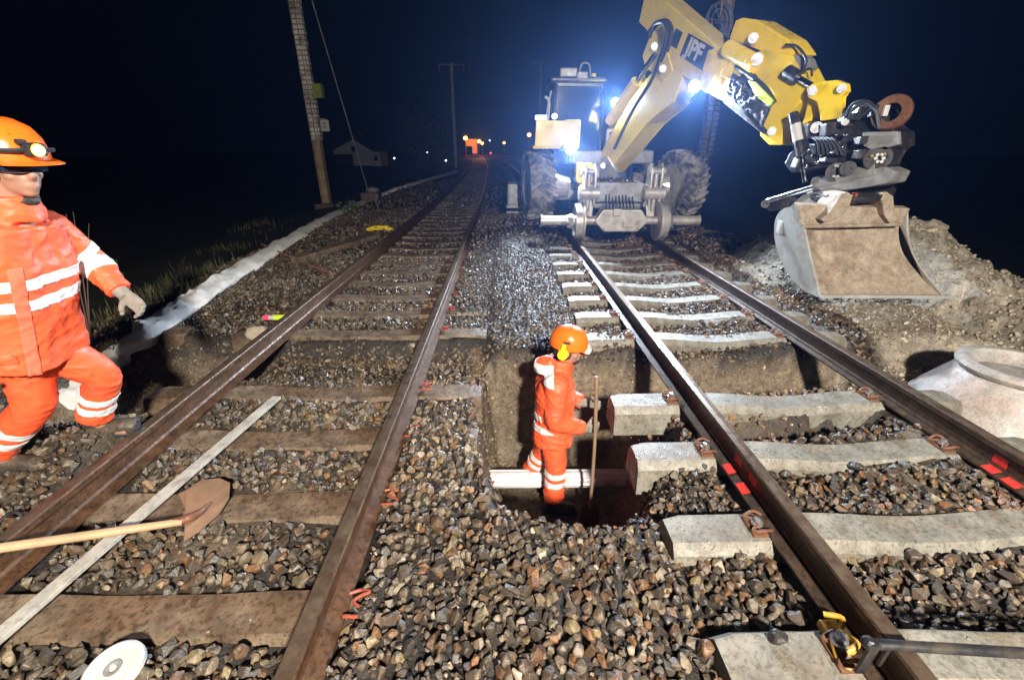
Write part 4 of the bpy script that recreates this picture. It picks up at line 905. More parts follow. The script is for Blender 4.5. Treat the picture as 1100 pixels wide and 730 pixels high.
def person(label, J, f, girth=1.0, lamp=False, muffs=True, stripes=None, hand_d=None, hat_dir=None, group=None, hood=False):
    V = {k: Vector(v) for k, v in J.items()}
    base = (V['fl'] + V['fr']) / 2; base.z = min(V['fl'].z, V['fr'].z)
    t = thing('person', label, 'person', base, 0)
    f = Vector(f).normalized(); g = girth
    # the body, one skin
    b = nb(); hd = hat_dir or f
    P, Rm = head(b, V['head'], hd)
    tube(b, [V['neck'] - (V['head'] - V['neck']) * .5, V['neck'], V['head'] - Vector((0, 0, .02))], [.07, .058, .058], 14)
    tube(b, [V['hip'], V['hip'].lerp(V['chest'], .5), V['chest'], V['neck']], [.12, .11, .115, .070], 16)
    for s in 'lr':
        tube(b, [V['sh' + s].lerp(V['neck'], .35), V['sh' + s], V['el' + s]], [.055, .055, .042], 12); tube(b, [V['el' + s], V['wr' + s]], [.042, .028], 12, sm=False)
        tube(b, [V['hip'].lerp(V['kn' + s], .1), V['kn' + s]], [.085, .058], 12, sm=False); tube(b, [V['kn' + s], V['fl' if s == 'l' else 'fr'] + Vector((0, 0, .08))], [.058, .042], 12, sm=False)
        ft = V['f' + s]; tube(b, [ft + Vector((0, 0, .06)) - f * .05, ft + Vector((0, 0, .05)) + f * .05, ft + Vector((0, 0, .03)) + f * .15], [.04, .04, .03], 10)
    remesh('body', b, M['skin'], t, .009, 0, smooth_it=1)
    for s in (-1, 1):
        e = quick('eye', 'white', t, lambda q: ball(q, P(s * .031, .078, .012), .0125, 2), True); quick('pupil', 'hose', e, lambda q: ball(q, P(s * .031, .087, .012), .006, 2), True)
    b = nb(); ball(b, P(0, -.025, .035), (.084, .095, .098), 3, Rm)
    for s in (-1, 1): ball(b, P(s * .066, -.02, -.01), (.02, .05, .05), 2, Rm)
    for k in range(9): ball(b, P((k - 4) * .016, -.085, -.045 + .01 * abs(k - 4)), (.02, .025, .03), 1, Rm)
    ball(b, P(0, -.010 if lamp else .058, -.128 if lamp else -.075), (.064, .066, .036) if lamp else (.048, .045, .035), 2, Rm)   # beard / neck gaiter
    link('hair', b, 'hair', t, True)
    # jacket
    b = nb(); hem = V['hem']; ch = V['chest']; nk = V['neck']
    side = f.cross(Vector((0, 0, 1))).normalized()
    for o_, w_ in ((-.075, 1), (0, 1.06), (.075, 1)):
        tube(b, [hem + side * o_ * 1.15, hem.lerp(ch, .5) + side * o_, ch + side * o_ * 1.3 + Vector((0, 0, .03)), nk + side * o_ * .9 - Vector((0, 0, .05))], [.165 * g, .150 * g, .158 * g, .085 * g], 18, flat=1.0)
    tube(b, [V['shl'], ch + Vector((0, 0, .13)), V['shr']], [.085, .11, .085], 14)
    tube(b, [nk - Vector((0, 0, .05)), nk + Vector((0, 0, .062)) + f * .015], [.105, .098], 16, sm=False)
    for s in 'lr':
        w2 = V['el' + s].lerp(V['wr' + s], .93)
        tube(b, [V['sh' + s].lerp(ch, .3), V['sh' + s], V['sh' + s].lerp(V['el' + s], .55), V['el' + s], V['el' + s].lerp(w2, .6), w2], [.095, .094, .082, .074, .066, .060], 14)
    if hood: ball(b, nk - f * .10 + Vector((0, 0, .0)), (.10, .10, .075), 2); tube(b, [nk - f * .12 + side * -.07, nk - f * .15 + Vector((0, 0, -.02)), nk - f * .12 + side * .07], [.045, .05, .045], 10)
    jk = remesh('jacket', b, M['hivis'], t, .010, .008 * g, 7.5, 2)
    # trousers
    b = nb()
    tube(b, [V['hip'] + Vector((0, 0, .08)), V['hip'] - Vector((0, 0, .03))], [.15 * g, .155 * g], 16, sm=False)
    for s in 'lr':
        an = V['f' + s] + Vector((0, 0, .15)); sgn = 1 if s == 'l' else -1
        h0 = V['hip'] + (V['kn' + s] - V['hip']) * .02 + side * (-.07 * sgn if False else 0)
        hp = V['hip'].lerp(V['kn' + s], .12); tube(b, [hp, V['hip'].lerp(V['kn' + s], .5), V['kn' + s], V['kn' + s].lerp(an, .55), an], [.118 * g, .108 * g, .090 * g, .088 * g, .092 * g], 14)
    tr_ = remesh('trousers', b, M['hivis'], t, .010, .008 * g, 7.5, 2)
    # boots
    for s in 'lr':
        b = nb(); ft = V['f' + s]; fd = Vector(J.get('d' + s, f)).normalized()
        tube(b, [ft + Vector((0, 0, .20)) - fd * .02, ft + Vector((0, 0, .09)) - fd * .02, ft + Vector((0, 0, .055)) - fd * .03], [.058, .055, .055], 14)
        tube(b, [ft + Vector((0, 0, .048)) - fd * .075, ft + Vector((0, 0, .050)), ft + Vector((0, 0, .052)) + fd * .12, ft + Vector((0, 0, .045)) + fd * .19], [.046, .050, .052, .042], 14)
        bt = remesh('boot', b, M['boot'], t, .008, .003, 20, 1)
        q = nb(); tube(q, [ft + Vector((0, 0, .012)) - fd * .10, ft + Vector((0, 0, .012)), ft + Vector((0, 0, .012)) + fd * .13, ft + Vector((0, 0, .014)) + fd * .215], [.044, .044, .052, .034], 14, flat=.34); link('sole', q, 'hose', bt, True)
        b = nb(); w = V['wr' + s]; hd_ = Vector(hand_d[s][0]); pl = Vector(hand_d[s][1])
        hand(b, w, hd_, pl, hand_d[s][2], 1.08, hand_d[s][3]); tube(b, [w - hd_.normalized() * .06, w + hd_.normalized() * .03], [.040, .034], 12, sm=False)
        remesh('glove', b, M['glove'], t, .0055, .0015, 30, 1)
    helmet(t, P(0, -.005, .055), hd, lamp=lamp, muffs=muffs)
    # reflective tape
    ax = (ch - hem).normalized(); inv = Vector(base)
    loc = lambda v: Vector(v) - inv
    def near_arm(p):
        p = p + inv; 
        for s in 'lr':
            for a_, c_ in ((V['sh' + s], V['el' + s]), (V['el' + s], V['wr' + s])):
                ab = c_ - a_; tt = max(0, min(1, (p - a_).dot(ab) / ab.length_squared)); 
                if (p - (a_ + ab * tt)).length < .115 and tt > .28 or (p - (a_ + ab * tt)).length < .115 and a_ is V['el' + s]: return True
        return False
    for fr_ in stripes['body']:
        band('reflective_stripe', jk, slab(loc(hem.lerp(ch, fr_)), ax + f * stripes.get('slant', 0), .052), .004, 'reflect', jk, lambda p: not near_arm(p))
    for s in 'lr':
        for a_, c_, fr_ in [('sh' + s, 'el' + s, .62), ('el' + s, 'wr' + s, .08)] if stripes.get('arms', True) else []:
            a, c = V[a_], V[c_]; cc = loc(a.lerp(c, fr_)); band('reflective_stripe', jk, slab(cc, c - a, .048), .004, 'reflect', jk, lambda p, cc=cc: (p - cc).length < .125)
        kn = V['kn' + s]; an = V['f' + s] + Vector((0, 0, .1))
        for fr_ in stripes['leg']:
            cc = loc(kn.lerp(an, fr_)); band('reflective_stripe', tr_, slab(cc, an - kn, .05), .004, 'reflect', tr_, lambda p, cc=cc: (p - cc).length < .128)
    # placket, pocket flap, zip
    cdir = (f * .62 - side * -.78 if side.y < 0 else f * .62 - side * .78).normalized()
    pn = cdir.cross(ax).normalized(); cz = loc(hem.lerp(ch, .5)) + cdir * .0
    band('front_flap', jk, slab(cz, pn, .045 * g), .006, 'flap', jk, lambda p: (p - cz).dot(cdir) > .03 and -.32 < (p - cz).dot(ax) < .30 and not near_arm(p))
    bz = loc(hem.lerp(ch, .22)); 
    band('pocket_flap', jk, slab(bz, ax, .05), .006, 'hivis', jk, lambda p: (p - bz).dot(-side if side.y > 0 else side) > .05 and abs((p - bz).dot(f)) < .09 and not near_arm(p))
    gl = quick('safety_glasses', 'glass', t, lambda q: tube(q, [P(-.075, .03, .012), P(-.06, .088, .012), P(0, .106, .014), P(.06, .088, .012), P(.075, .03, .012)], .013, 8), True) if lamp else None
    if hood: band('hood_patch', jk, slab(loc(nk) + Vector((0, 0, -.02)), Vector((0, 0, 1)), .10), .006, 'reflect', jk, lambda p: (p - loc(nk)).dot(f) < -.05)
    return t
PW_ = person('worker in orange hi-vis clothing and helmet standing in the pit holding a shaft',
    dict(head=(.43, 3.05, .155), neck=(.37, 3.05, .03), chest=(.345, 3.05, -.20), hem=(.335, 3.05, -.62), hip=(.335, 3.05, -.52),
         shr=(.335, 2.87, -.06), shl=(.335, 3.23, -.06), elr=(.33, 2.82, -.34), wrr=(.57, 2.90, -.46), ell=(.38, 3.27, -.34), wrl=(.60, 3.12, -.36),
         knr=(.37, 2.96, -.90), fr=(.36, 2.93, -1.36), knl=(.27, 3.16, -.90), fl=(.17, 3.24, -1.34)), (1, -.05, 0), 1.0, muffs=True, hood=True,
    stripes=dict(body=(.42, .66), leg=(.12, .36), arms=False, slant=-.15), hand_d=dict(r=((1, .15, -.1), (.1, 1, 0), 1.25, 1), l=((1, -.15, .0), (.1, -1, 0), 1.25, -1)), hat_dir=(1, -.12, -.12))
PL_ = person('striding worker in a long orange hi-vis jacket with a lamp on his helmet',
    dict(head=(-2.13, 2.0, 1.50), neck=(-2.21, 2.0, 1.34), chest=(-2.30, 2.0, 1.08), hem=(-2.42, 2.0, .62), hip=(-2.43, 2.0, .74),
         shr=(-2.30, 1.80, 1.25), shl=(-2.30, 2.20, 1.22), elr=(-2.50, 1.68, 1.0), wrr=(-2.44, 1.64, .78), ell=(-2.25, 2.33, .99), wrl=(-2.13, 2.29, .86),
         knr=(-2.52, 1.97, .34), fr=(-2.82, 1.95, -.075), knl=(-2.30, 2.16, .42), fl=(-2.48, 2.20, -.02), dl=(1, .25, 0), dr=(.95, .1, -.1)), (1, .1, 0), .97, lamp=True, muffs=False,
    stripes=dict(body=(.74, .95), leg=(.42, .62), slant=0), hand_d=dict(r=((.4, 0, -1), (.5, .8, 0), .5, 1), l=((.75, -.1, -.75), (0, -1, .2), .6, 1)), hat_dir=(1, -.25, -.15))

# ------------------------------------------------------------------ tools and pieces lying about
def og(px, py, dz=0):          # where the line of sight meets the ground
    r = ray(px, py); t = .4 / r.y; st = .03 / r.y
    for _ in range(4000):
        p = C0 + r * t
        if p.z < gz(p.x, p.y) + dz: return p
        t += st * (1 + p.y * .15)
    return p
def solo(name, m, fn, label, cat, group=None, smooth=False, angle=40):
    bm = nb(); fn(bm); return tag(link(name, bm, m, None, smooth, angle if smooth else None), label, cat, group)
# duct in the pit
def duct(b):
    A = at_y(513, 514, 3.12); Bv = at_y(657, 513, 3.12); A.x -= .10; Bv.x += .25; d = (Bv - A).normalized(); x = d.cross(Vector((0, 0, 1))).normalized(); y = x.cross(d)
    n = 48; rings = []
    for p in (A, Bv):
        rings.append([b.verts.new(p + (x * math.cos(a) + y * math.sin(a)) * (.074 + (.006 if (k // 3) % 2 else -.004))) for k, a in enumerate([2 * math.pi * k / n for k in range(n)])])
    for k in range(n): b.faces.new((rings[0][k], rings[0][(k + 1) % n], rings[1][(k + 1) % n], rings[1][k]))
    b.faces.new(rings[0]); b.faces.new(rings[1])
solo('duct_pipe', 'pipe', duct, 'white ribbed plastic duct crossing the pit behind the worker\'s knee', 'pipe')
# tool held by the worker in the pit
t = thing('digging_spade', 'long wooden-handled spade held upright by the worker in the pit', 'spade', at_y(636, 560, 2.72))
pa, pb = at_y(641, 404, 2.94), at_y(634, 545, 2.74)
quick('handle', mat('dark_wood', (.22, .15, .09), .6, var=.25), t, lambda b: tube(b, [pa, pa.lerp(pb, .5) + Vector((.01, 0, 0)), pb], [.015, .014, .014], 12), True)
quick('blade', 'rust', t, lambda b: prism(b, [pb + Vector(v) for v in ((-.07, 0, .02), (.07, 0, .02), (.085, -.02, -.16), (0, -.04, -.25), (-.085, -.02, -.16))], (0, .008, .002), .002))
# shovel on the left
t = thing('round_point_shovel', 'rusty pointed shovel with a long wooden handle lying across the left rail', 'shovel', at_z(195, 560, -.12))
h0, h1 = at_z(196, 560, -.085), at_z(-60, 597, .055)
quick('handle', 'wood', t, lambda b: tube(b, [h0, h0.lerp(h1, .35), h1], [.017, .020, .021], 12), True)
def blade(b):
    P = [at_z(x, y, z) for x, y, z in ((200, 526, -.07), (216, 515, -.085), (236, 513, -.10), (247, 518, -.11), (246, 534, -.12), (236, 550, -.13), (214, 570, -.13), (197, 581, -.125), (199, 566, -.10), (196, 556, -.085), (199, 545, -.09), (191, 530, -.07))]
    prism(b, P, (0, .0, -.006), .002)
bl = quick('blade', 'rust', t, blade)
quick('socket', 'rust', t, lambda b: tube(b, [at_z(226, 540, -.095), at_z(208, 554, -.085), at_z(178, 563, -.08)], [.006, .022, .019], 10), True)
bl.data.materials[0] = mat('muddy_blade', (.20, .115, .065), .6, metal=.1, var=.25, scale=9, bump=.002)
# lath
def lath(b):
    A = at_z(298, 428, -.135); Bv = at_z(0, 685, -.125); d = (A - Bv).normalized(); Bv = Bv - d * .75; A = A
    x = d.cross(Vector((0, 0, 1))).normalized() * .032
    prism(b, [A - x, A + x, Bv + x, Bv - x], (0, 0, .022), .003)
solo('marking_lath', 'lath', lath, 'long pale lath lying lengthwise over the brown sleepers of the left track', 'lath')
# white disc
c = at_z(122, 718, -.15); t = thing('bucket_lid', 'round white plastic lid lying on ballast at the bottom edge', 'lid', c)
mt = Matrix.Translation(c) @ Matrix.Rotation(.12, 4, 'X')
quick('lid_disc', 'white', t, lambda b: lathe(b, [(.001, .004), (.070, .004), (.074, .012), (.086, .014), (.094, .008), (.096, -.010), (.090, -.012), (.086, .004), (.074, .002), (.070, -.004), (.001, -.004)], 48, mt), True)
quick('centre_cap', 'grey_steel', t, lambda b: (lathe(b, [(.010, .003), (.026, .004), (.028, .009), (.022, .010), (.012, .006)], 24, mt, closed=True)), True)
# orange sheet at the left edge
def sheet(b):
    A = at_z(-25, 560, -.16); n = 26; g = []
    for i in range(n):
        row = []
        for k in range(n):
            u, v = i / (n - 1) - .5, k / (n - 1) - .5; rr = math.hypot(u, v) * 2
            x = A.x + u * .52; y = A.y + v * .26
            row.append(b.verts.new((x, y, -.19 + .13 * max(0, 1 - rr) ** .7 + .05 * noise.fractal(Vector((x * 9, y * 9, 0)), 1, 2, 4))))
        g.append(row)
    for i in range(n - 1):
        for k in range(n - 1): b.faces.new((g[i][k], g[i + 1][k], g[i + 1][k + 1], g[i][k + 1]))
    r = bmesh.ops.extrude_face_region(b, geom=list(b.faces)); bmesh.ops.translate(b, verts=[v for v in r['geom'] if isinstance(v, bmesh.types.BMVert)], vec=(0, 0, -.05))
sb = solo('orange_bag', 'bag', sheet, 'crumpled dirty orange bag beside the brown rail at the left edge', 'bag', smooth=True, angle=60)
quick('bag_strap', 'hose', sb, lambda b: tube(b, [at_z(-6, 566, -.08), at_z(8, 552, -.05), at_z(20, 551, -.05), at_z(26, 560, -.09)], .007, 8), True)
# gauge bar
t = thing('track_gauge_bar', 'black steel bar resting across the dark rail at the lower right', 'steel bar', at_z(935, 690, .06))
g0, g1 = at_z(934, 691, .060), at_z(1100, 701, .062); g2 = g0 + (g1 - g0) * 3.2
quick('bar', 'black', t, lambda b: cyl(b, g0, g2, .017, .017, 20), True)
quick('foot_clamp', 'black', t, lambda b: (prism(b, [g0 + Vector(v) for v in ((-.012, -.02, .02), (.02, -.02, .02), (.014, -.02, -.13), (-.02, -.02, -.13))], (0, .012, 0), .002), prism(b, [g0 + Vector(v) for v in ((.045, -.02, 0), (.06, -.02, 0), (.055, -.02, -.09), (.043, -.02, -.09))], (0, .010, 0), .002), ball(b, g0 + Vector((-.004, 0, .004)), .024, 2)))
# ochre fastening set at the near end of the right track
t = thing('ochre_fastening', 'ochre yellow plastic fastening beside the end clamp of the black bar', 'fastening', at_z(905, 690, -.12))
def ofa(b):
    c = at_z(898, 684, -.12)
    box(b, c, (.07, .12, .035), bev=.008); tube(b, [c + Vector(v) for v in ((-.02, -.07, .02), (.03, -.05, .045), (.01, 0, .03), (.035, .04, .05), (-.01, .07, .03))], .011, 8); tube(b, [c + Vector(v) for v in ((-.04, -.02, .03), (-.045, -.08, .0), (-.02, -.11, -.01))], .009, 8)
quick('clamp_plate', 'ochre', t, ofa); quick('clamp_bolt', 'bolt', t, lambda b: (cyl(b, at_z(901, 688, -.09), at_z(901, 688, -.09) + Vector((0, 0, .035)), .02, .02, 6), cyl(b, at_z(901, 688, -.09), at_z(901, 688, -.09) + Vector((0, 0, .012)), .03, .03, 16)))
def rockpiece(name, c, s, m, label, cat, seed, col=None):
    random.seed(seed); bm = nb()
    for _ in range(18):
        v = Vector((random.gauss(0, 1), random.gauss(0, 1), random.gauss(0, 1))).normalized() * random.uniform(.85, 1.05); bm.verts.new((v.x * s[0], v.y * s[1], v.z * s[2]))
    bmesh.ops.convex_hull(bm, input=bm.verts)
    for v in [v for v in bm.verts if not v.link_faces]: bm.verts.remove(v)
    bmesh.ops.bevel(bm, geom=list(bm.edges), offset=min(s) * .12, segments=2, affect='EDGES', clamp_overlap=True)
    bmesh.ops.triangulate(bm, faces=bm.faces); bmesh.ops.subdivide_edges(bm, edges=bm.edges, cuts=2, use_grid_fill=True)
    for v in bm.verts: v.co += v.co.normalized() * noise.fractal(v.co * 9 / max(s) * .3, 1, 2, 4) * min(s) * .12
    bm.transform(Matrix.Translation(c)); return tag(link(name, bm, m, None, True, 50), label, cat)
M['darkrock'] = mat('dark_rock', (.035, .032, .03), .4, var=.4, scale=20, bump=.004)
M['palerock'] = mat('pale_rock', (.38, .32, .24), .7, var=.25, scale=7, bump=.008, bscale=20)
rockpiece('dark_stone', at_z(836, 684, -.115), (.042, .035, .026), M['darkrock'], 'single black stone lying on the end of a pale sleeper', 'stone', 3)
rockpiece('boulder', og(1001, 247) + Vector((0, 0, .03)), (.20, .16, .12), M['palerock'], 'pale boulder sitting on top of the spoil heap', 'boulder', 5)
rockpiece('boulder', og(968, 268) + Vector((0, 0, .02)), (.13, .12, .09), M['palerock'], 'smaller pale boulder beside the bucket edge on the heap', 'boulder', 15)
rockpiece('boulder', og(1078, 326) + Vector((0, 0, .02)), (.12, .09, .06), M['palerock'], 'flat pale boulder on the right slope of the heap', 'boulder', 25)
lc = og(278, 372); rockpiece('concrete_lump', lc + Vector((0, .05, .10)), (.17, .13, .12), M['palerock'], 'rough grey-brown lump beside the left rail under the marker can', 'lump', 8)
M['palerock'].node_tree.nodes['Principled BSDF']
# marker can
c = at_z(296, 341, lc.z + .19); d = Vector((1, .06, 0)).normalized()
t = thing('marker_can', 'small marker can with pink cap and lime body lying beside the left rail', 'spray can', c)
quick('can_body', 'lime', t, lambda b: cyl(b, c + d * -.01, c + d * .14, .031, .031, 24), True)
quick('can_shoulder', 'white', t, lambda b: cyl(b, c - d * .065, c - d * .01, .026, .031, 24), True)
quick('can_cap', 'pinkcap', t, lambda b: cyl(b, c - d * .125, c - d * .065, .028, .030, 24), True)
# concrete beam, blocks, stick, yellow tool
def beamf(b):
    A = og(318, 284); Bv = og(404, 256); A.z += .13; Bv.z += .10; d = (Bv - A).normalized(); x = d.cross(Vector((0, 0, 1))).normalized() * .11
    prism(b, [A - x, A + x, A + x + Vector((0, 0, -.22)), A - x + Vector((0, 0, -.22))], Bv - A, .015)
solo('concrete_trough', 'conc_old', beamf, 'long brown concrete cable trough lying beside the left rail', 'cable trough')
for i, (px, py, r_, s_, lb) in enumerate(((168, 378, .3, (.26, .22, .22), 'mossy concrete block under the edge of the white fleece'), (190, 378, .15, (.20, .24, .18), 'smaller brown concrete block leaning on the mossy one'))):
    c = og(px, py) + Vector((0, .10, .12)); M_ = 'conc_old'
    solo('concrete_block', M_, lambda b: box(b, c, s_, Matrix.Rotation(r_, 3, 'Z') @ Matrix.Rotation(.12, 3, 'Y'), bev=.02), lb, 'block')
A = og(283, 271) + Vector((0, 0, .16)); Bv = og(357, 298) + Vector((0, 0, .05))
solo('wooden_stake', 'wood', lambda b: tube(b, [A, A.lerp(Bv, .5) + Vector((0, 0, -.015)), Bv], [.018, .020, .018], 10), 'thin brown stake lying from the white fleece to the left rail', 'stake', smooth=True).data.materials[0] = mat('red_brown_wood', (.30, .13, .08), .6, var=.2)
c = og(408, 249) + Vector((0, 0, .05)); 
t = thing('yellow_clamp', 'small yellow rail clamp lying beside the left rail', 'clamp', c)
quick('clamp_frame', 'yellow', t, lambda b: (tube(b, [c + Vector(v) for v in ((-.28, 0, 0), (-.12, 0, .05), (.05, -.02, .06), (.22, .02, .02), (.26, .1, .0))], .028, 8), tube(b, [c + Vector(v) for v in ((-.22, -.08, 0), (-.05, -.10, .03), (.16, -.09, .02), (.24, 0, .0))], .026, 8), box(b, c + Vector((.14, -.03, .05)), (.14, .12, .08), bev=.015)), True)
quick('clamp_screw', 'bolt', t, lambda b: cyl(b, c + Vector((-.05, -.12, .06)), c + Vector((-.05, .1, .06)), .015, .015, 10), True)
# concrete manhole cone
cc = Vector((4.10, 3.12, -.13)); zb = -.42
def cone(b):
    lathe(b, [(.60, zb), (.62, zb + .05), (.61, zb + .12), (.375, .04), (.395, .055), (.405, .085), (.395, .115), (.36, .125), (.325, .118), (.31, .09), (.305, .0), (.51, zb + .10), (.53, zb)], 64, Matrix.Translation(cc), closed=True)
solo('manhole_cone', 'conc_pale', cone, 'pale concrete manhole cone with an open round top behind the right rail', 'manhole cone', smooth=True, angle=35)

# ------------------------------------------------------------------ white fleece roll along the left side
def fleece(b):
    px = [(70, 432), (100, 402), (130, 378), (160, 356), (200, 327), (245, 298), (300, 265), (355, 233), (400, 213), (440, 199), (470, 190), (489, 184.5)]
    P = smoothpath([og(x, y, .07) for x, y in px], 14); rings = []; n = 14; m = len(P)
    for i, p in enumerate(P):
        d = (P[min(i + 1, m - 1)] - P[max(i - 1, 0)]).normalized(); x = d.cross(Vector((0, 0, 1))).normalized(); up = Vector((0, 0, 1))
        s = p.y; wv = .155 + .05 * noise.noise(Vector((s * 1.7, 0, 0))) + .012 * s ** .5; hv = .075 + .03 * noise.noise(Vector((s * 2.3, 5, 0)))
        off = .05 * noise.noise(Vector((s * 1.1, 9, 0)))
        rings.append([b.verts.new(p + x * (math.cos(a) * wv * (1 + .12 * noise.noise(Vector((s * 5, a * 2, 0)))) + off) + up * (math.sin(a) * hv * (1 + .9 * noise.noise(Vector((s * 6, a * 2.5, 4))) + .5 * noise.noise(Vector((s * 17, a * 4, 8)))) + .0)) for a in [2 * math.pi * k / n for k in range(n)]])
    for a, c_ in zip(rings, rings[1:]):
        for k in range(n): b.faces.new((a[k], a[(k + 1) % n], c_[(k + 1) % n], c_[k]))
    b.faces.new(rings[0]); b.faces.new(rings[-1])
solo('fleece_roll', 'fleece', fleece, 'long white fleece roll snaking along the dark left embankment', 'fleece roll', smooth=True, angle=50)

# ------------------------------------------------------------------ masts, weights, wheel
def hmast(t, x, y, z0, z1, m='mast', w_=.26):
    quick('mast_flange', m, t, lambda b: box(b, (x - w_ * .5, y, (z0 + z1) / 2), (.022, w_, z1 - z0)))
    quick('mast_flange', m, t, lambda b: box(b, (x + w_ * .5, y, (z0 + z1) / 2), (.022, w_, z1 - z0)))
    quick('mast_web', m, t, lambda b: box(b, (x, y, (z0 + z1) / 2), (w_ - .03, .016, z1 - z0 - .01)))
mb = og(352, 222); mx, my, mz = mb.x, mb.y, mb.z
t = thing('catenary_mast', 'brown steel mast beside the white fleece roll, small number plate on it', 'mast', (mx, my, mz))
hmast(t, mx, my, mz - .3, 9.5, w_=.30)
quick('mast_base', 'conc_old', t, lambda b: box(b, (mx, my, mz - .05), (.8, .8, .4), bev=.03))
sg = quick('number_plate', 'white', t, lambda b: box(b, at_y(349, 135, my - .25), (.34, .012, .42), bev=.003))
pc = at_y(349, 135, my - .26)
quick('plate_marks', 'num', sg, lambda b: [box(b, pc + Vector(v), s) for v, s in (((-.03, 0, .08), (.05, .004, .07)), ((.03, 0, .06), (.03, .004, .03)), ((-.04, 0, -.05), (.03, .004, .08)), ((.02, 0, -.06), (.07, .004, .02)), ((.04, 0, -.02), (.02, .004, .06)))])
quick('plate_arm', 'mast', t, lambda b: box(b, at_y(343, 128, my - .2), (.5, .03, .03)))
quick('green_band', 'lime', t, lambda b: box(b, at_y(342, 98, my), (.34, .30, .5))).data.materials[0] = mat('band_green', (.25, .27, .04), .6)
def weights(px0, px1, yb, yt, Y, label, n, m):
    a = at_y(px0, yb, Y); e = at_y(px1, yt, Y); x = a.x; t = thing('tension_weights', label, 'weight stack', (x, Y, a.z))
    h = (e.z - a.z) / n
    quick('hanger_rod', 'mast', t, lambda b: cyl(b, (x, Y, a.z - .1), (x, Y, e.z + 1), .02, .02, 8))
    for i in range(n):
        z = a.z + h * (i + .5)
        quick('weight_block', m, t, lambda b: (box(b, (x - .11 + random.uniform(-.01, .01), Y, z), (.18, .26, h * .80), bev=.012), box(b, (x + .11 + random.uniform(-.01, .01), Y, z), (.17, .26, h * .80), bev=.012)))
M['weight'] = mat('cast_weight', (.80, .77, .70), .6, var=.35, scale=7, dirt=(.12, .10, .08), dirt_amt=.8, dscale=3.5, dcut=.5)
weights(341, 341, 151, -70, my, 'tall stack of pale tension weights hanging beside the brown mast', 40, 'weight')
# stay wire
sa = at_y(396, 207, 19.5); sb2 = Vector((mx + .05, my + .1, 9.3))
st_ = at_y(335, 0, 17.0)
t = thing('stay_anchor', 'dark concrete anchor block with a thin stay wire beside the fleece roll', 'anchor', sa)
quick('stay_wire', 'grey_steel', t, lambda b: tube(b, [sa, st_, st_ + (st_ - sa) * .6], .022, 6, sm=False))
quick('anchor_block', 'conc_old', t, lambda b: box(b, sa + Vector((.1, 0, -.35)), (.75, .6, .75), bev=.05))
quick('anchor_cap', 'grey_steel', t, lambda b: ball(b, sa + Vector((.2, -.1, .12)), (.3, .22, .14), 2))
# right-hand mast, wheel and weights behind the boom
t = thing('catenary_mast', 'dark mast beyond the excavator with a spoked tension wheel', 'mast', (6.8, 17, -1))
hmast(t, 6.85, 17, -1.2, 9.5, w_=.28)
wc = at_y(773, 22, 16.6); wm = axisM(wc, (.35, -1, .1))
quick('tension_wheel', 'black', t, lambda b: (lathe(b, [(.44, -.05), (.50, -.06), (.47, 0), (.50, .06), (.44, .05), (.40, 0)], 44, wm, closed=True), lathe(b, [(.30, -.04), (.33, 0), (.30, .04), (.27, 0)], 36, wm, closed=True), cyl(b, wm @ Vector((0, 0, -.12)), wm @ Vector((0, 0, .12)), .07, .07, 14), [cyl(b, wm @ Vector((0, 0, 0)), wm @ Vector((.43 * math.cos(a), .43 * math.sin(a), 0)), .018, .018, 6) for a in [k * 1.047 for k in range(6)]]), True).data.materials[0] = M['grey_steel']
quick('wheel_bracket', 'mast', t, lambda b: (cyl(b, wc, (6.85, 17, wc.z), .04, .04, 8), cyl(b, wc, wc + Vector((.02, 0, 1.6)), .03, .03, 8)))
weights(757, 757, 168, 108, 16.6, 'dark stack of tension weights hanging behind the boom', 11, 'conc_old')
def farmast(px, yb, yt, Y, label):
    a = at_y(px, yb, Y); e = at_y(px, yt, Y); t = thing('catenary_mast', label, 'mast', (a.x, Y, a.z - .6), 0, None)
    quick('mast_pole', 'grey_steel', t, lambda b: box(b, (a.x, Y, (a.z + e.z) / 2 - .3), (.26, .26, e.z - a.z + .6)))
    quick('cross_arm', 'grey_steel', t, lambda b: (box(b, (a.x, Y, e.z - .1), (2.3, .08, .08)), cyl(b, (a.x + 1.05, Y, e.z - .1), (a.x + 1.05, Y, e.z - .6), .06, .06, 8), cyl(b, (a.x - 1.05, Y, e.z - .1), (a.x - 1.05, Y, e.z - .6), .06, .06, 8)))
farmast(490, 178, 68, 44, 'slim far mast with a cross arm at the end of the fleece roll')
farmast(579, 165, 66, 52, 'faint far mast rising left of the excavator cab')
solo('contact_wire', 'hose', lambda b: tube(b, [(-1.6, 2, 6.2), (-1.9, 25, 6.0), at_y(490, 60, 44) + Vector((1, 0, 0)), (-8, 120, 6)], .012, 6), 'thin overhead wire above the left track', 'wire')

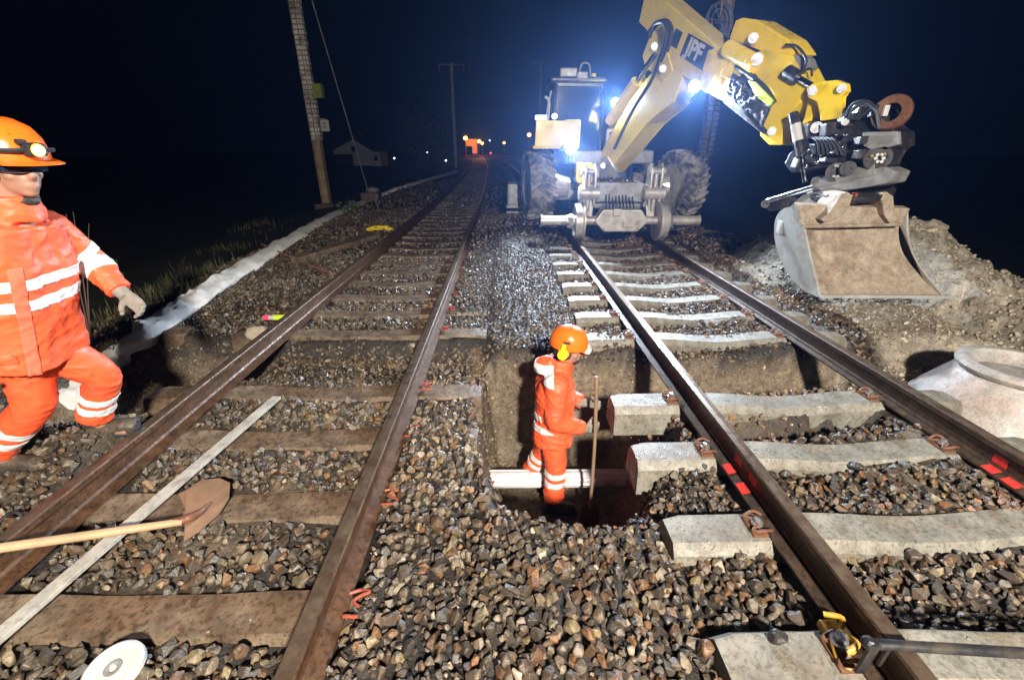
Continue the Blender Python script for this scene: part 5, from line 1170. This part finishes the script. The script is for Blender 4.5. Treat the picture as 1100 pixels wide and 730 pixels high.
# ------------------------------------------------------------------ far background
hp = at_y(382, 178, 62); hz = hp.z; hx = hp.x
t = thing('farm_house', 'pale gabled house standing in the dark field behind the mast', 'house', (hx, 62, hz))
def housef(b):
    prism(b, [(hx - 2.6, 62, hz), (hx + 2.7, 62, hz), (hx + 2.7, 62, hz + 1.6), (hx + .2, 62, hz + 3.2), (hx - 2.8, 62, hz + 1.9), (hx - 2.6, 62, hz + 1.6)], (0, 6, 0)); box(b, (hx + 3.0, 63, hz + .8), (1.0, 3, 1.7))
quick('house_wall', 'plaster', t, housef)
quick('roof', 'roofm', t, lambda b: (prism(b, [(hx - 3.1, 61.7, hz + 1.62), (hx + .2, 61.7, hz + 3.22), (hx + .2, 61.7, hz + 3.4), (hx - 3.1, 61.7, hz + 1.8)], (0, 6.6, 0)), prism(b, [(hx + 3.0, 61.7, hz + 1.42), (hx + .2, 61.7, hz + 3.22), (hx + .2, 61.7, hz + 3.4), (hx + 3.0, 61.7, hz + 1.6)], (0, 6.6, 0)), box(b, (hx + .6, 64, hz + 3.6), (.4, .4, .6))))
quick('barn_door', 'roofm', t, lambda b: box(b, (hx - 1.4, 61.97, hz + .7), (2.4, .1, 1.4)))
for wx, wz in ((0, 2.0), (2.95, .9)): quick('window', 'glass', t, lambda b: box(b, (hx + wx, 61.96 if wx < 2 else 61.45, hz + wz), (.5, .08, .6)))
def lampthing(px, py, Y, r, m, label, name='street_lamp', cat='lamp', pole=True):
    c = at_y(px, py, Y); t = thing(name, label, cat, (c.x, Y, -.8))
    if pole: quick('lamp_pole', 'grey_steel', t, lambda b: (cyl(b, (c.x, Y, -.8), (c.x, Y, c.z + r), .09, .07, 8), box(b, (c.x, Y, c.z + r * 1.3), (r * 2.2, r * 1.6, r * .4))))
    quick('lamp_head', m, t, lambda b: ball(b, c, (r, r, r * .85), 2), True)
lampthing(500, 148.5, 90, .42, 'orangeglow', 'orange street lamp above the far orange-lit building')
lampthing(514.5, 152, 95, .36, 'orangeglow', 'orange street lamp right of the orange-lit building')
lampthing(518, 154, 96, .30, 'orangeglow', 'lowest of the paired orange street lamps')
lampthing(541.5, 153.5, 100, .28, 'orangeglow', 'small orange street lamp on its own at mid distance')
lampthing(568.5, 145, 95, .40, 'orangeglow', 'orange street lamp just left of the excavator')
lampthing(526, 151, 110, .16, 'whiteglow', 'faint white lamp between the orange street lamps')
lampthing(423.5, 170, 90, .18, 'whiteglow', 'white lamp in the dark field left of the tracks')
lampthing(459, 164, 95, .18, 'whiteglow', 'white lamp near the foot of the slim far mast')
lampthing(479, 172.5, 60, .12, 'whiteglow', 'tiny white light above the end of the fleece roll')
lampthing(527, 164.5, 90, .16, 'redglow', 'small red signal light between the vanishing rails', 'signal_light', 'signal')
lb = at_y(508, 165, 92); t = thing('lit_building', 'small building glowing orange under the far street lamps', 'building', (lb.x, 92, lb.z))
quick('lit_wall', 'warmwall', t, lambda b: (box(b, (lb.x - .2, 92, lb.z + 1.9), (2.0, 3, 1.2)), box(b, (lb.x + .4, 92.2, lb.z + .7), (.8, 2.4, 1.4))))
quick('flat_roof', 'roofm', t, lambda b: box(b, (lb.x - .2, 92, lb.z + 2.6), (2.4, 3.4, .16)))
rb_ = at_y(520, 164.5, 85)
solo('crossing_road', 'warmwall', lambda b: box(b, (rb_.x + .5, 88, gz(rb_.x, 88) + .25), (9, 2.5, .05)), 'orange-lit level crossing beyond the rails', 'crossing').data.materials[0] = mat('lit_road', (.4, .22, .1), .5)
l = bpy.data.lights.new('street_light', 'POINT'); l.energy = 500; l.color = (1, .35, .08); l.shadow_soft_size = .4
lo = bpy.data.objects.new('street_light', l); COL.objects.link(lo); lo.location = at_y(516, 150, 88)
# distant treeline silhouettes
def clump(name, x, y, w_, h_, label, seed):
    rr = random.Random(seed); t = thing(name, label, 'tree', (x, y, -1.5))
    quick('trunk', 'twig', t, lambda b: tube(b, [(x, y, -2), (x + .1, y, h_ * .4), (x, y, h_ * .8)], [.25, .16, .05], 8))
    b = nb()
    for _ in range(900):
        v = Vector((rr.gauss(0, .42), rr.gauss(0, .42), rr.gauss(0, .36))); p = Vector((x + v.x * w_, y + v.y * w_, h_ * .6 + v.z * h_ * .8))
        if p.z < -1: continue
        s = rr.uniform(.12, .3); n_ = Vector((rr.gauss(0, 1), rr.gauss(0, 1), rr.gauss(0, 1))).normalized(); u = n_.orthogonal().normalized() * s; q = n_.cross(u).normalized() * s
        vs = [b.verts.new(p + k) for k in (u, q, -u, -q)]; b.faces.new(vs)
    link('crown', b, 'leaf', t)
for i, (x, y, w_, h_) in enumerate(((-12, 70, 3, 4), (-17, 85, 4, 6))):
    clump('dark_tree', x, y, w_, h_, ('low dark bush far left of the vanishing rails', 'dark tree beyond the field left of the far mast', 'dark tree hidden in the night behind the excavator', 'dark tree in the night right of the excavator')[i], i)
# grass and twigs beside the fleece
def grassf(b):
    rr = random.Random(9)
    for (px, py, n, w_, h_) in ((300, 250, 30, .3, .12), (262, 268, 90, .35, .14), (225, 296, 260, .30, .20), (195, 318, 200, .26, .20), (165, 340, 70, .25, .14), (130, 365, 40, .25, .12), (285, 243, 90, .35, .25), (100, 392, 60, .3, .2)):
        c = og(px, py)
        for _ in range(n):
            x = c.x - .42 + rr.gauss(0, w_); y = c.y + .1 + rr.gauss(0, w_); z = gz(x, y); h = h_ * rr.uniform(.5, 1.3); a = rr.uniform(0, 6.28); l = rr.uniform(.1, .6) * h
            w2 = rr.uniform(.003, .007); dx, dy = math.cos(a), math.sin(a)
            p = [Vector((x, y, z - .02)), Vector((x + dx * l * .4, y + dy * l * .4, z + h * .6)), Vector((x + dx * l, y + dy * l, z + h))]
            s = Vector((-dy, dx, 0)) * w2; v = [b.verts.new(q) for q in (p[0] - s, p[0] + s, p[1] + s, p[1] - s, p[2])]
            b.faces.new(v[:4]); b.faces.new((v[3], v[2], v[4]))
bm = nb(); grassf(bm); tag(link('grass', bm, 'grass'), 'dry yellowish grass along the outer edge of the fleece', None, None, 'stuff')
def shrub(px, py, label, seed, h, n, m='twig', leaves=0):
    rr = random.Random(seed); c = og(px, py); c.x -= .3; c.y += .3; c.z = gz(c.x, c.y); t = thing('bare_shrub', label, 'shrub', c)
    def f(b):
        for _ in range(n):
            a = rr.uniform(0, 6.28); q = Vector((math.cos(a), math.sin(a), 0)) * rr.uniform(.05, .35) * h; hh = h * rr.uniform(.5, 1.1)
            tube(b, [c, c + q * .4 + Vector((0, 0, hh * .5)), c + q + Vector((rr.uniform(-.1, .1), 0, hh))], [.006, .004, .002], 5, n=4)
    quick('stems', m, t, f)
    if leaves:
        def lf(b):
            for _ in range(leaves):
                p = c + Vector((rr.gauss(0, .22), rr.gauss(0, .22), abs(rr.gauss(.12, .1)))); s = rr.uniform(.02, .05); a = Vector((rr.gauss(0, 1), rr.gauss(0, 1), rr.gauss(0, .6))).normalized(); u = a.orthogonal() * s; w2 = a.cross(u) * .6
                b.faces.new([b.verts.new(p + k) for k in (u, w2, -u, -w2)])
        quick('leaves', 'leaf', t, lf)
shrub(105, 385, 'thin bare twigs standing in the dark beside the striding worker', 1, 1.15, 6)
shrub(150, 350, 'lower bare twigs behind the worker\'s outstretched glove', 2, .7, 7)
shrub(385, 226, 'small leafy plant at the foot of the brown mast', 3, .3, 6, 'leaf', 160)
shrub(205, 320, 'tuft of thin stems between grass and white fleece', 4, .45, 9)

# ------------------------------------------------------------------ night haze lit by the lamps
bm = nb(); box(bm, (0, 112, 8.5), (330, 300, 24)); hz_ = link('haze', bm, M['white']); tag(hz_, 'thin damp night haze glowing round the lamps', None, None, 'stuff')
hm_ = bpy.data.materials.new('haze_air'); hm_.use_nodes = True; nt = hm_.node_tree; nt.nodes.clear()
o_ = nt.nodes.new('ShaderNodeOutputMaterial'); pv = nt.nodes.new('ShaderNodeVolumePrincipled')
pv.inputs['Color'].default_value = (.22, .42, 1, 1); pv.inputs['Density'].default_value = .0027; pv.inputs['Anisotropy'].default_value = .80
nt.links.new(pv.outputs[0], o_.inputs['Volume']); hz_.data.materials.clear(); hz_.data.materials.append(hm_)
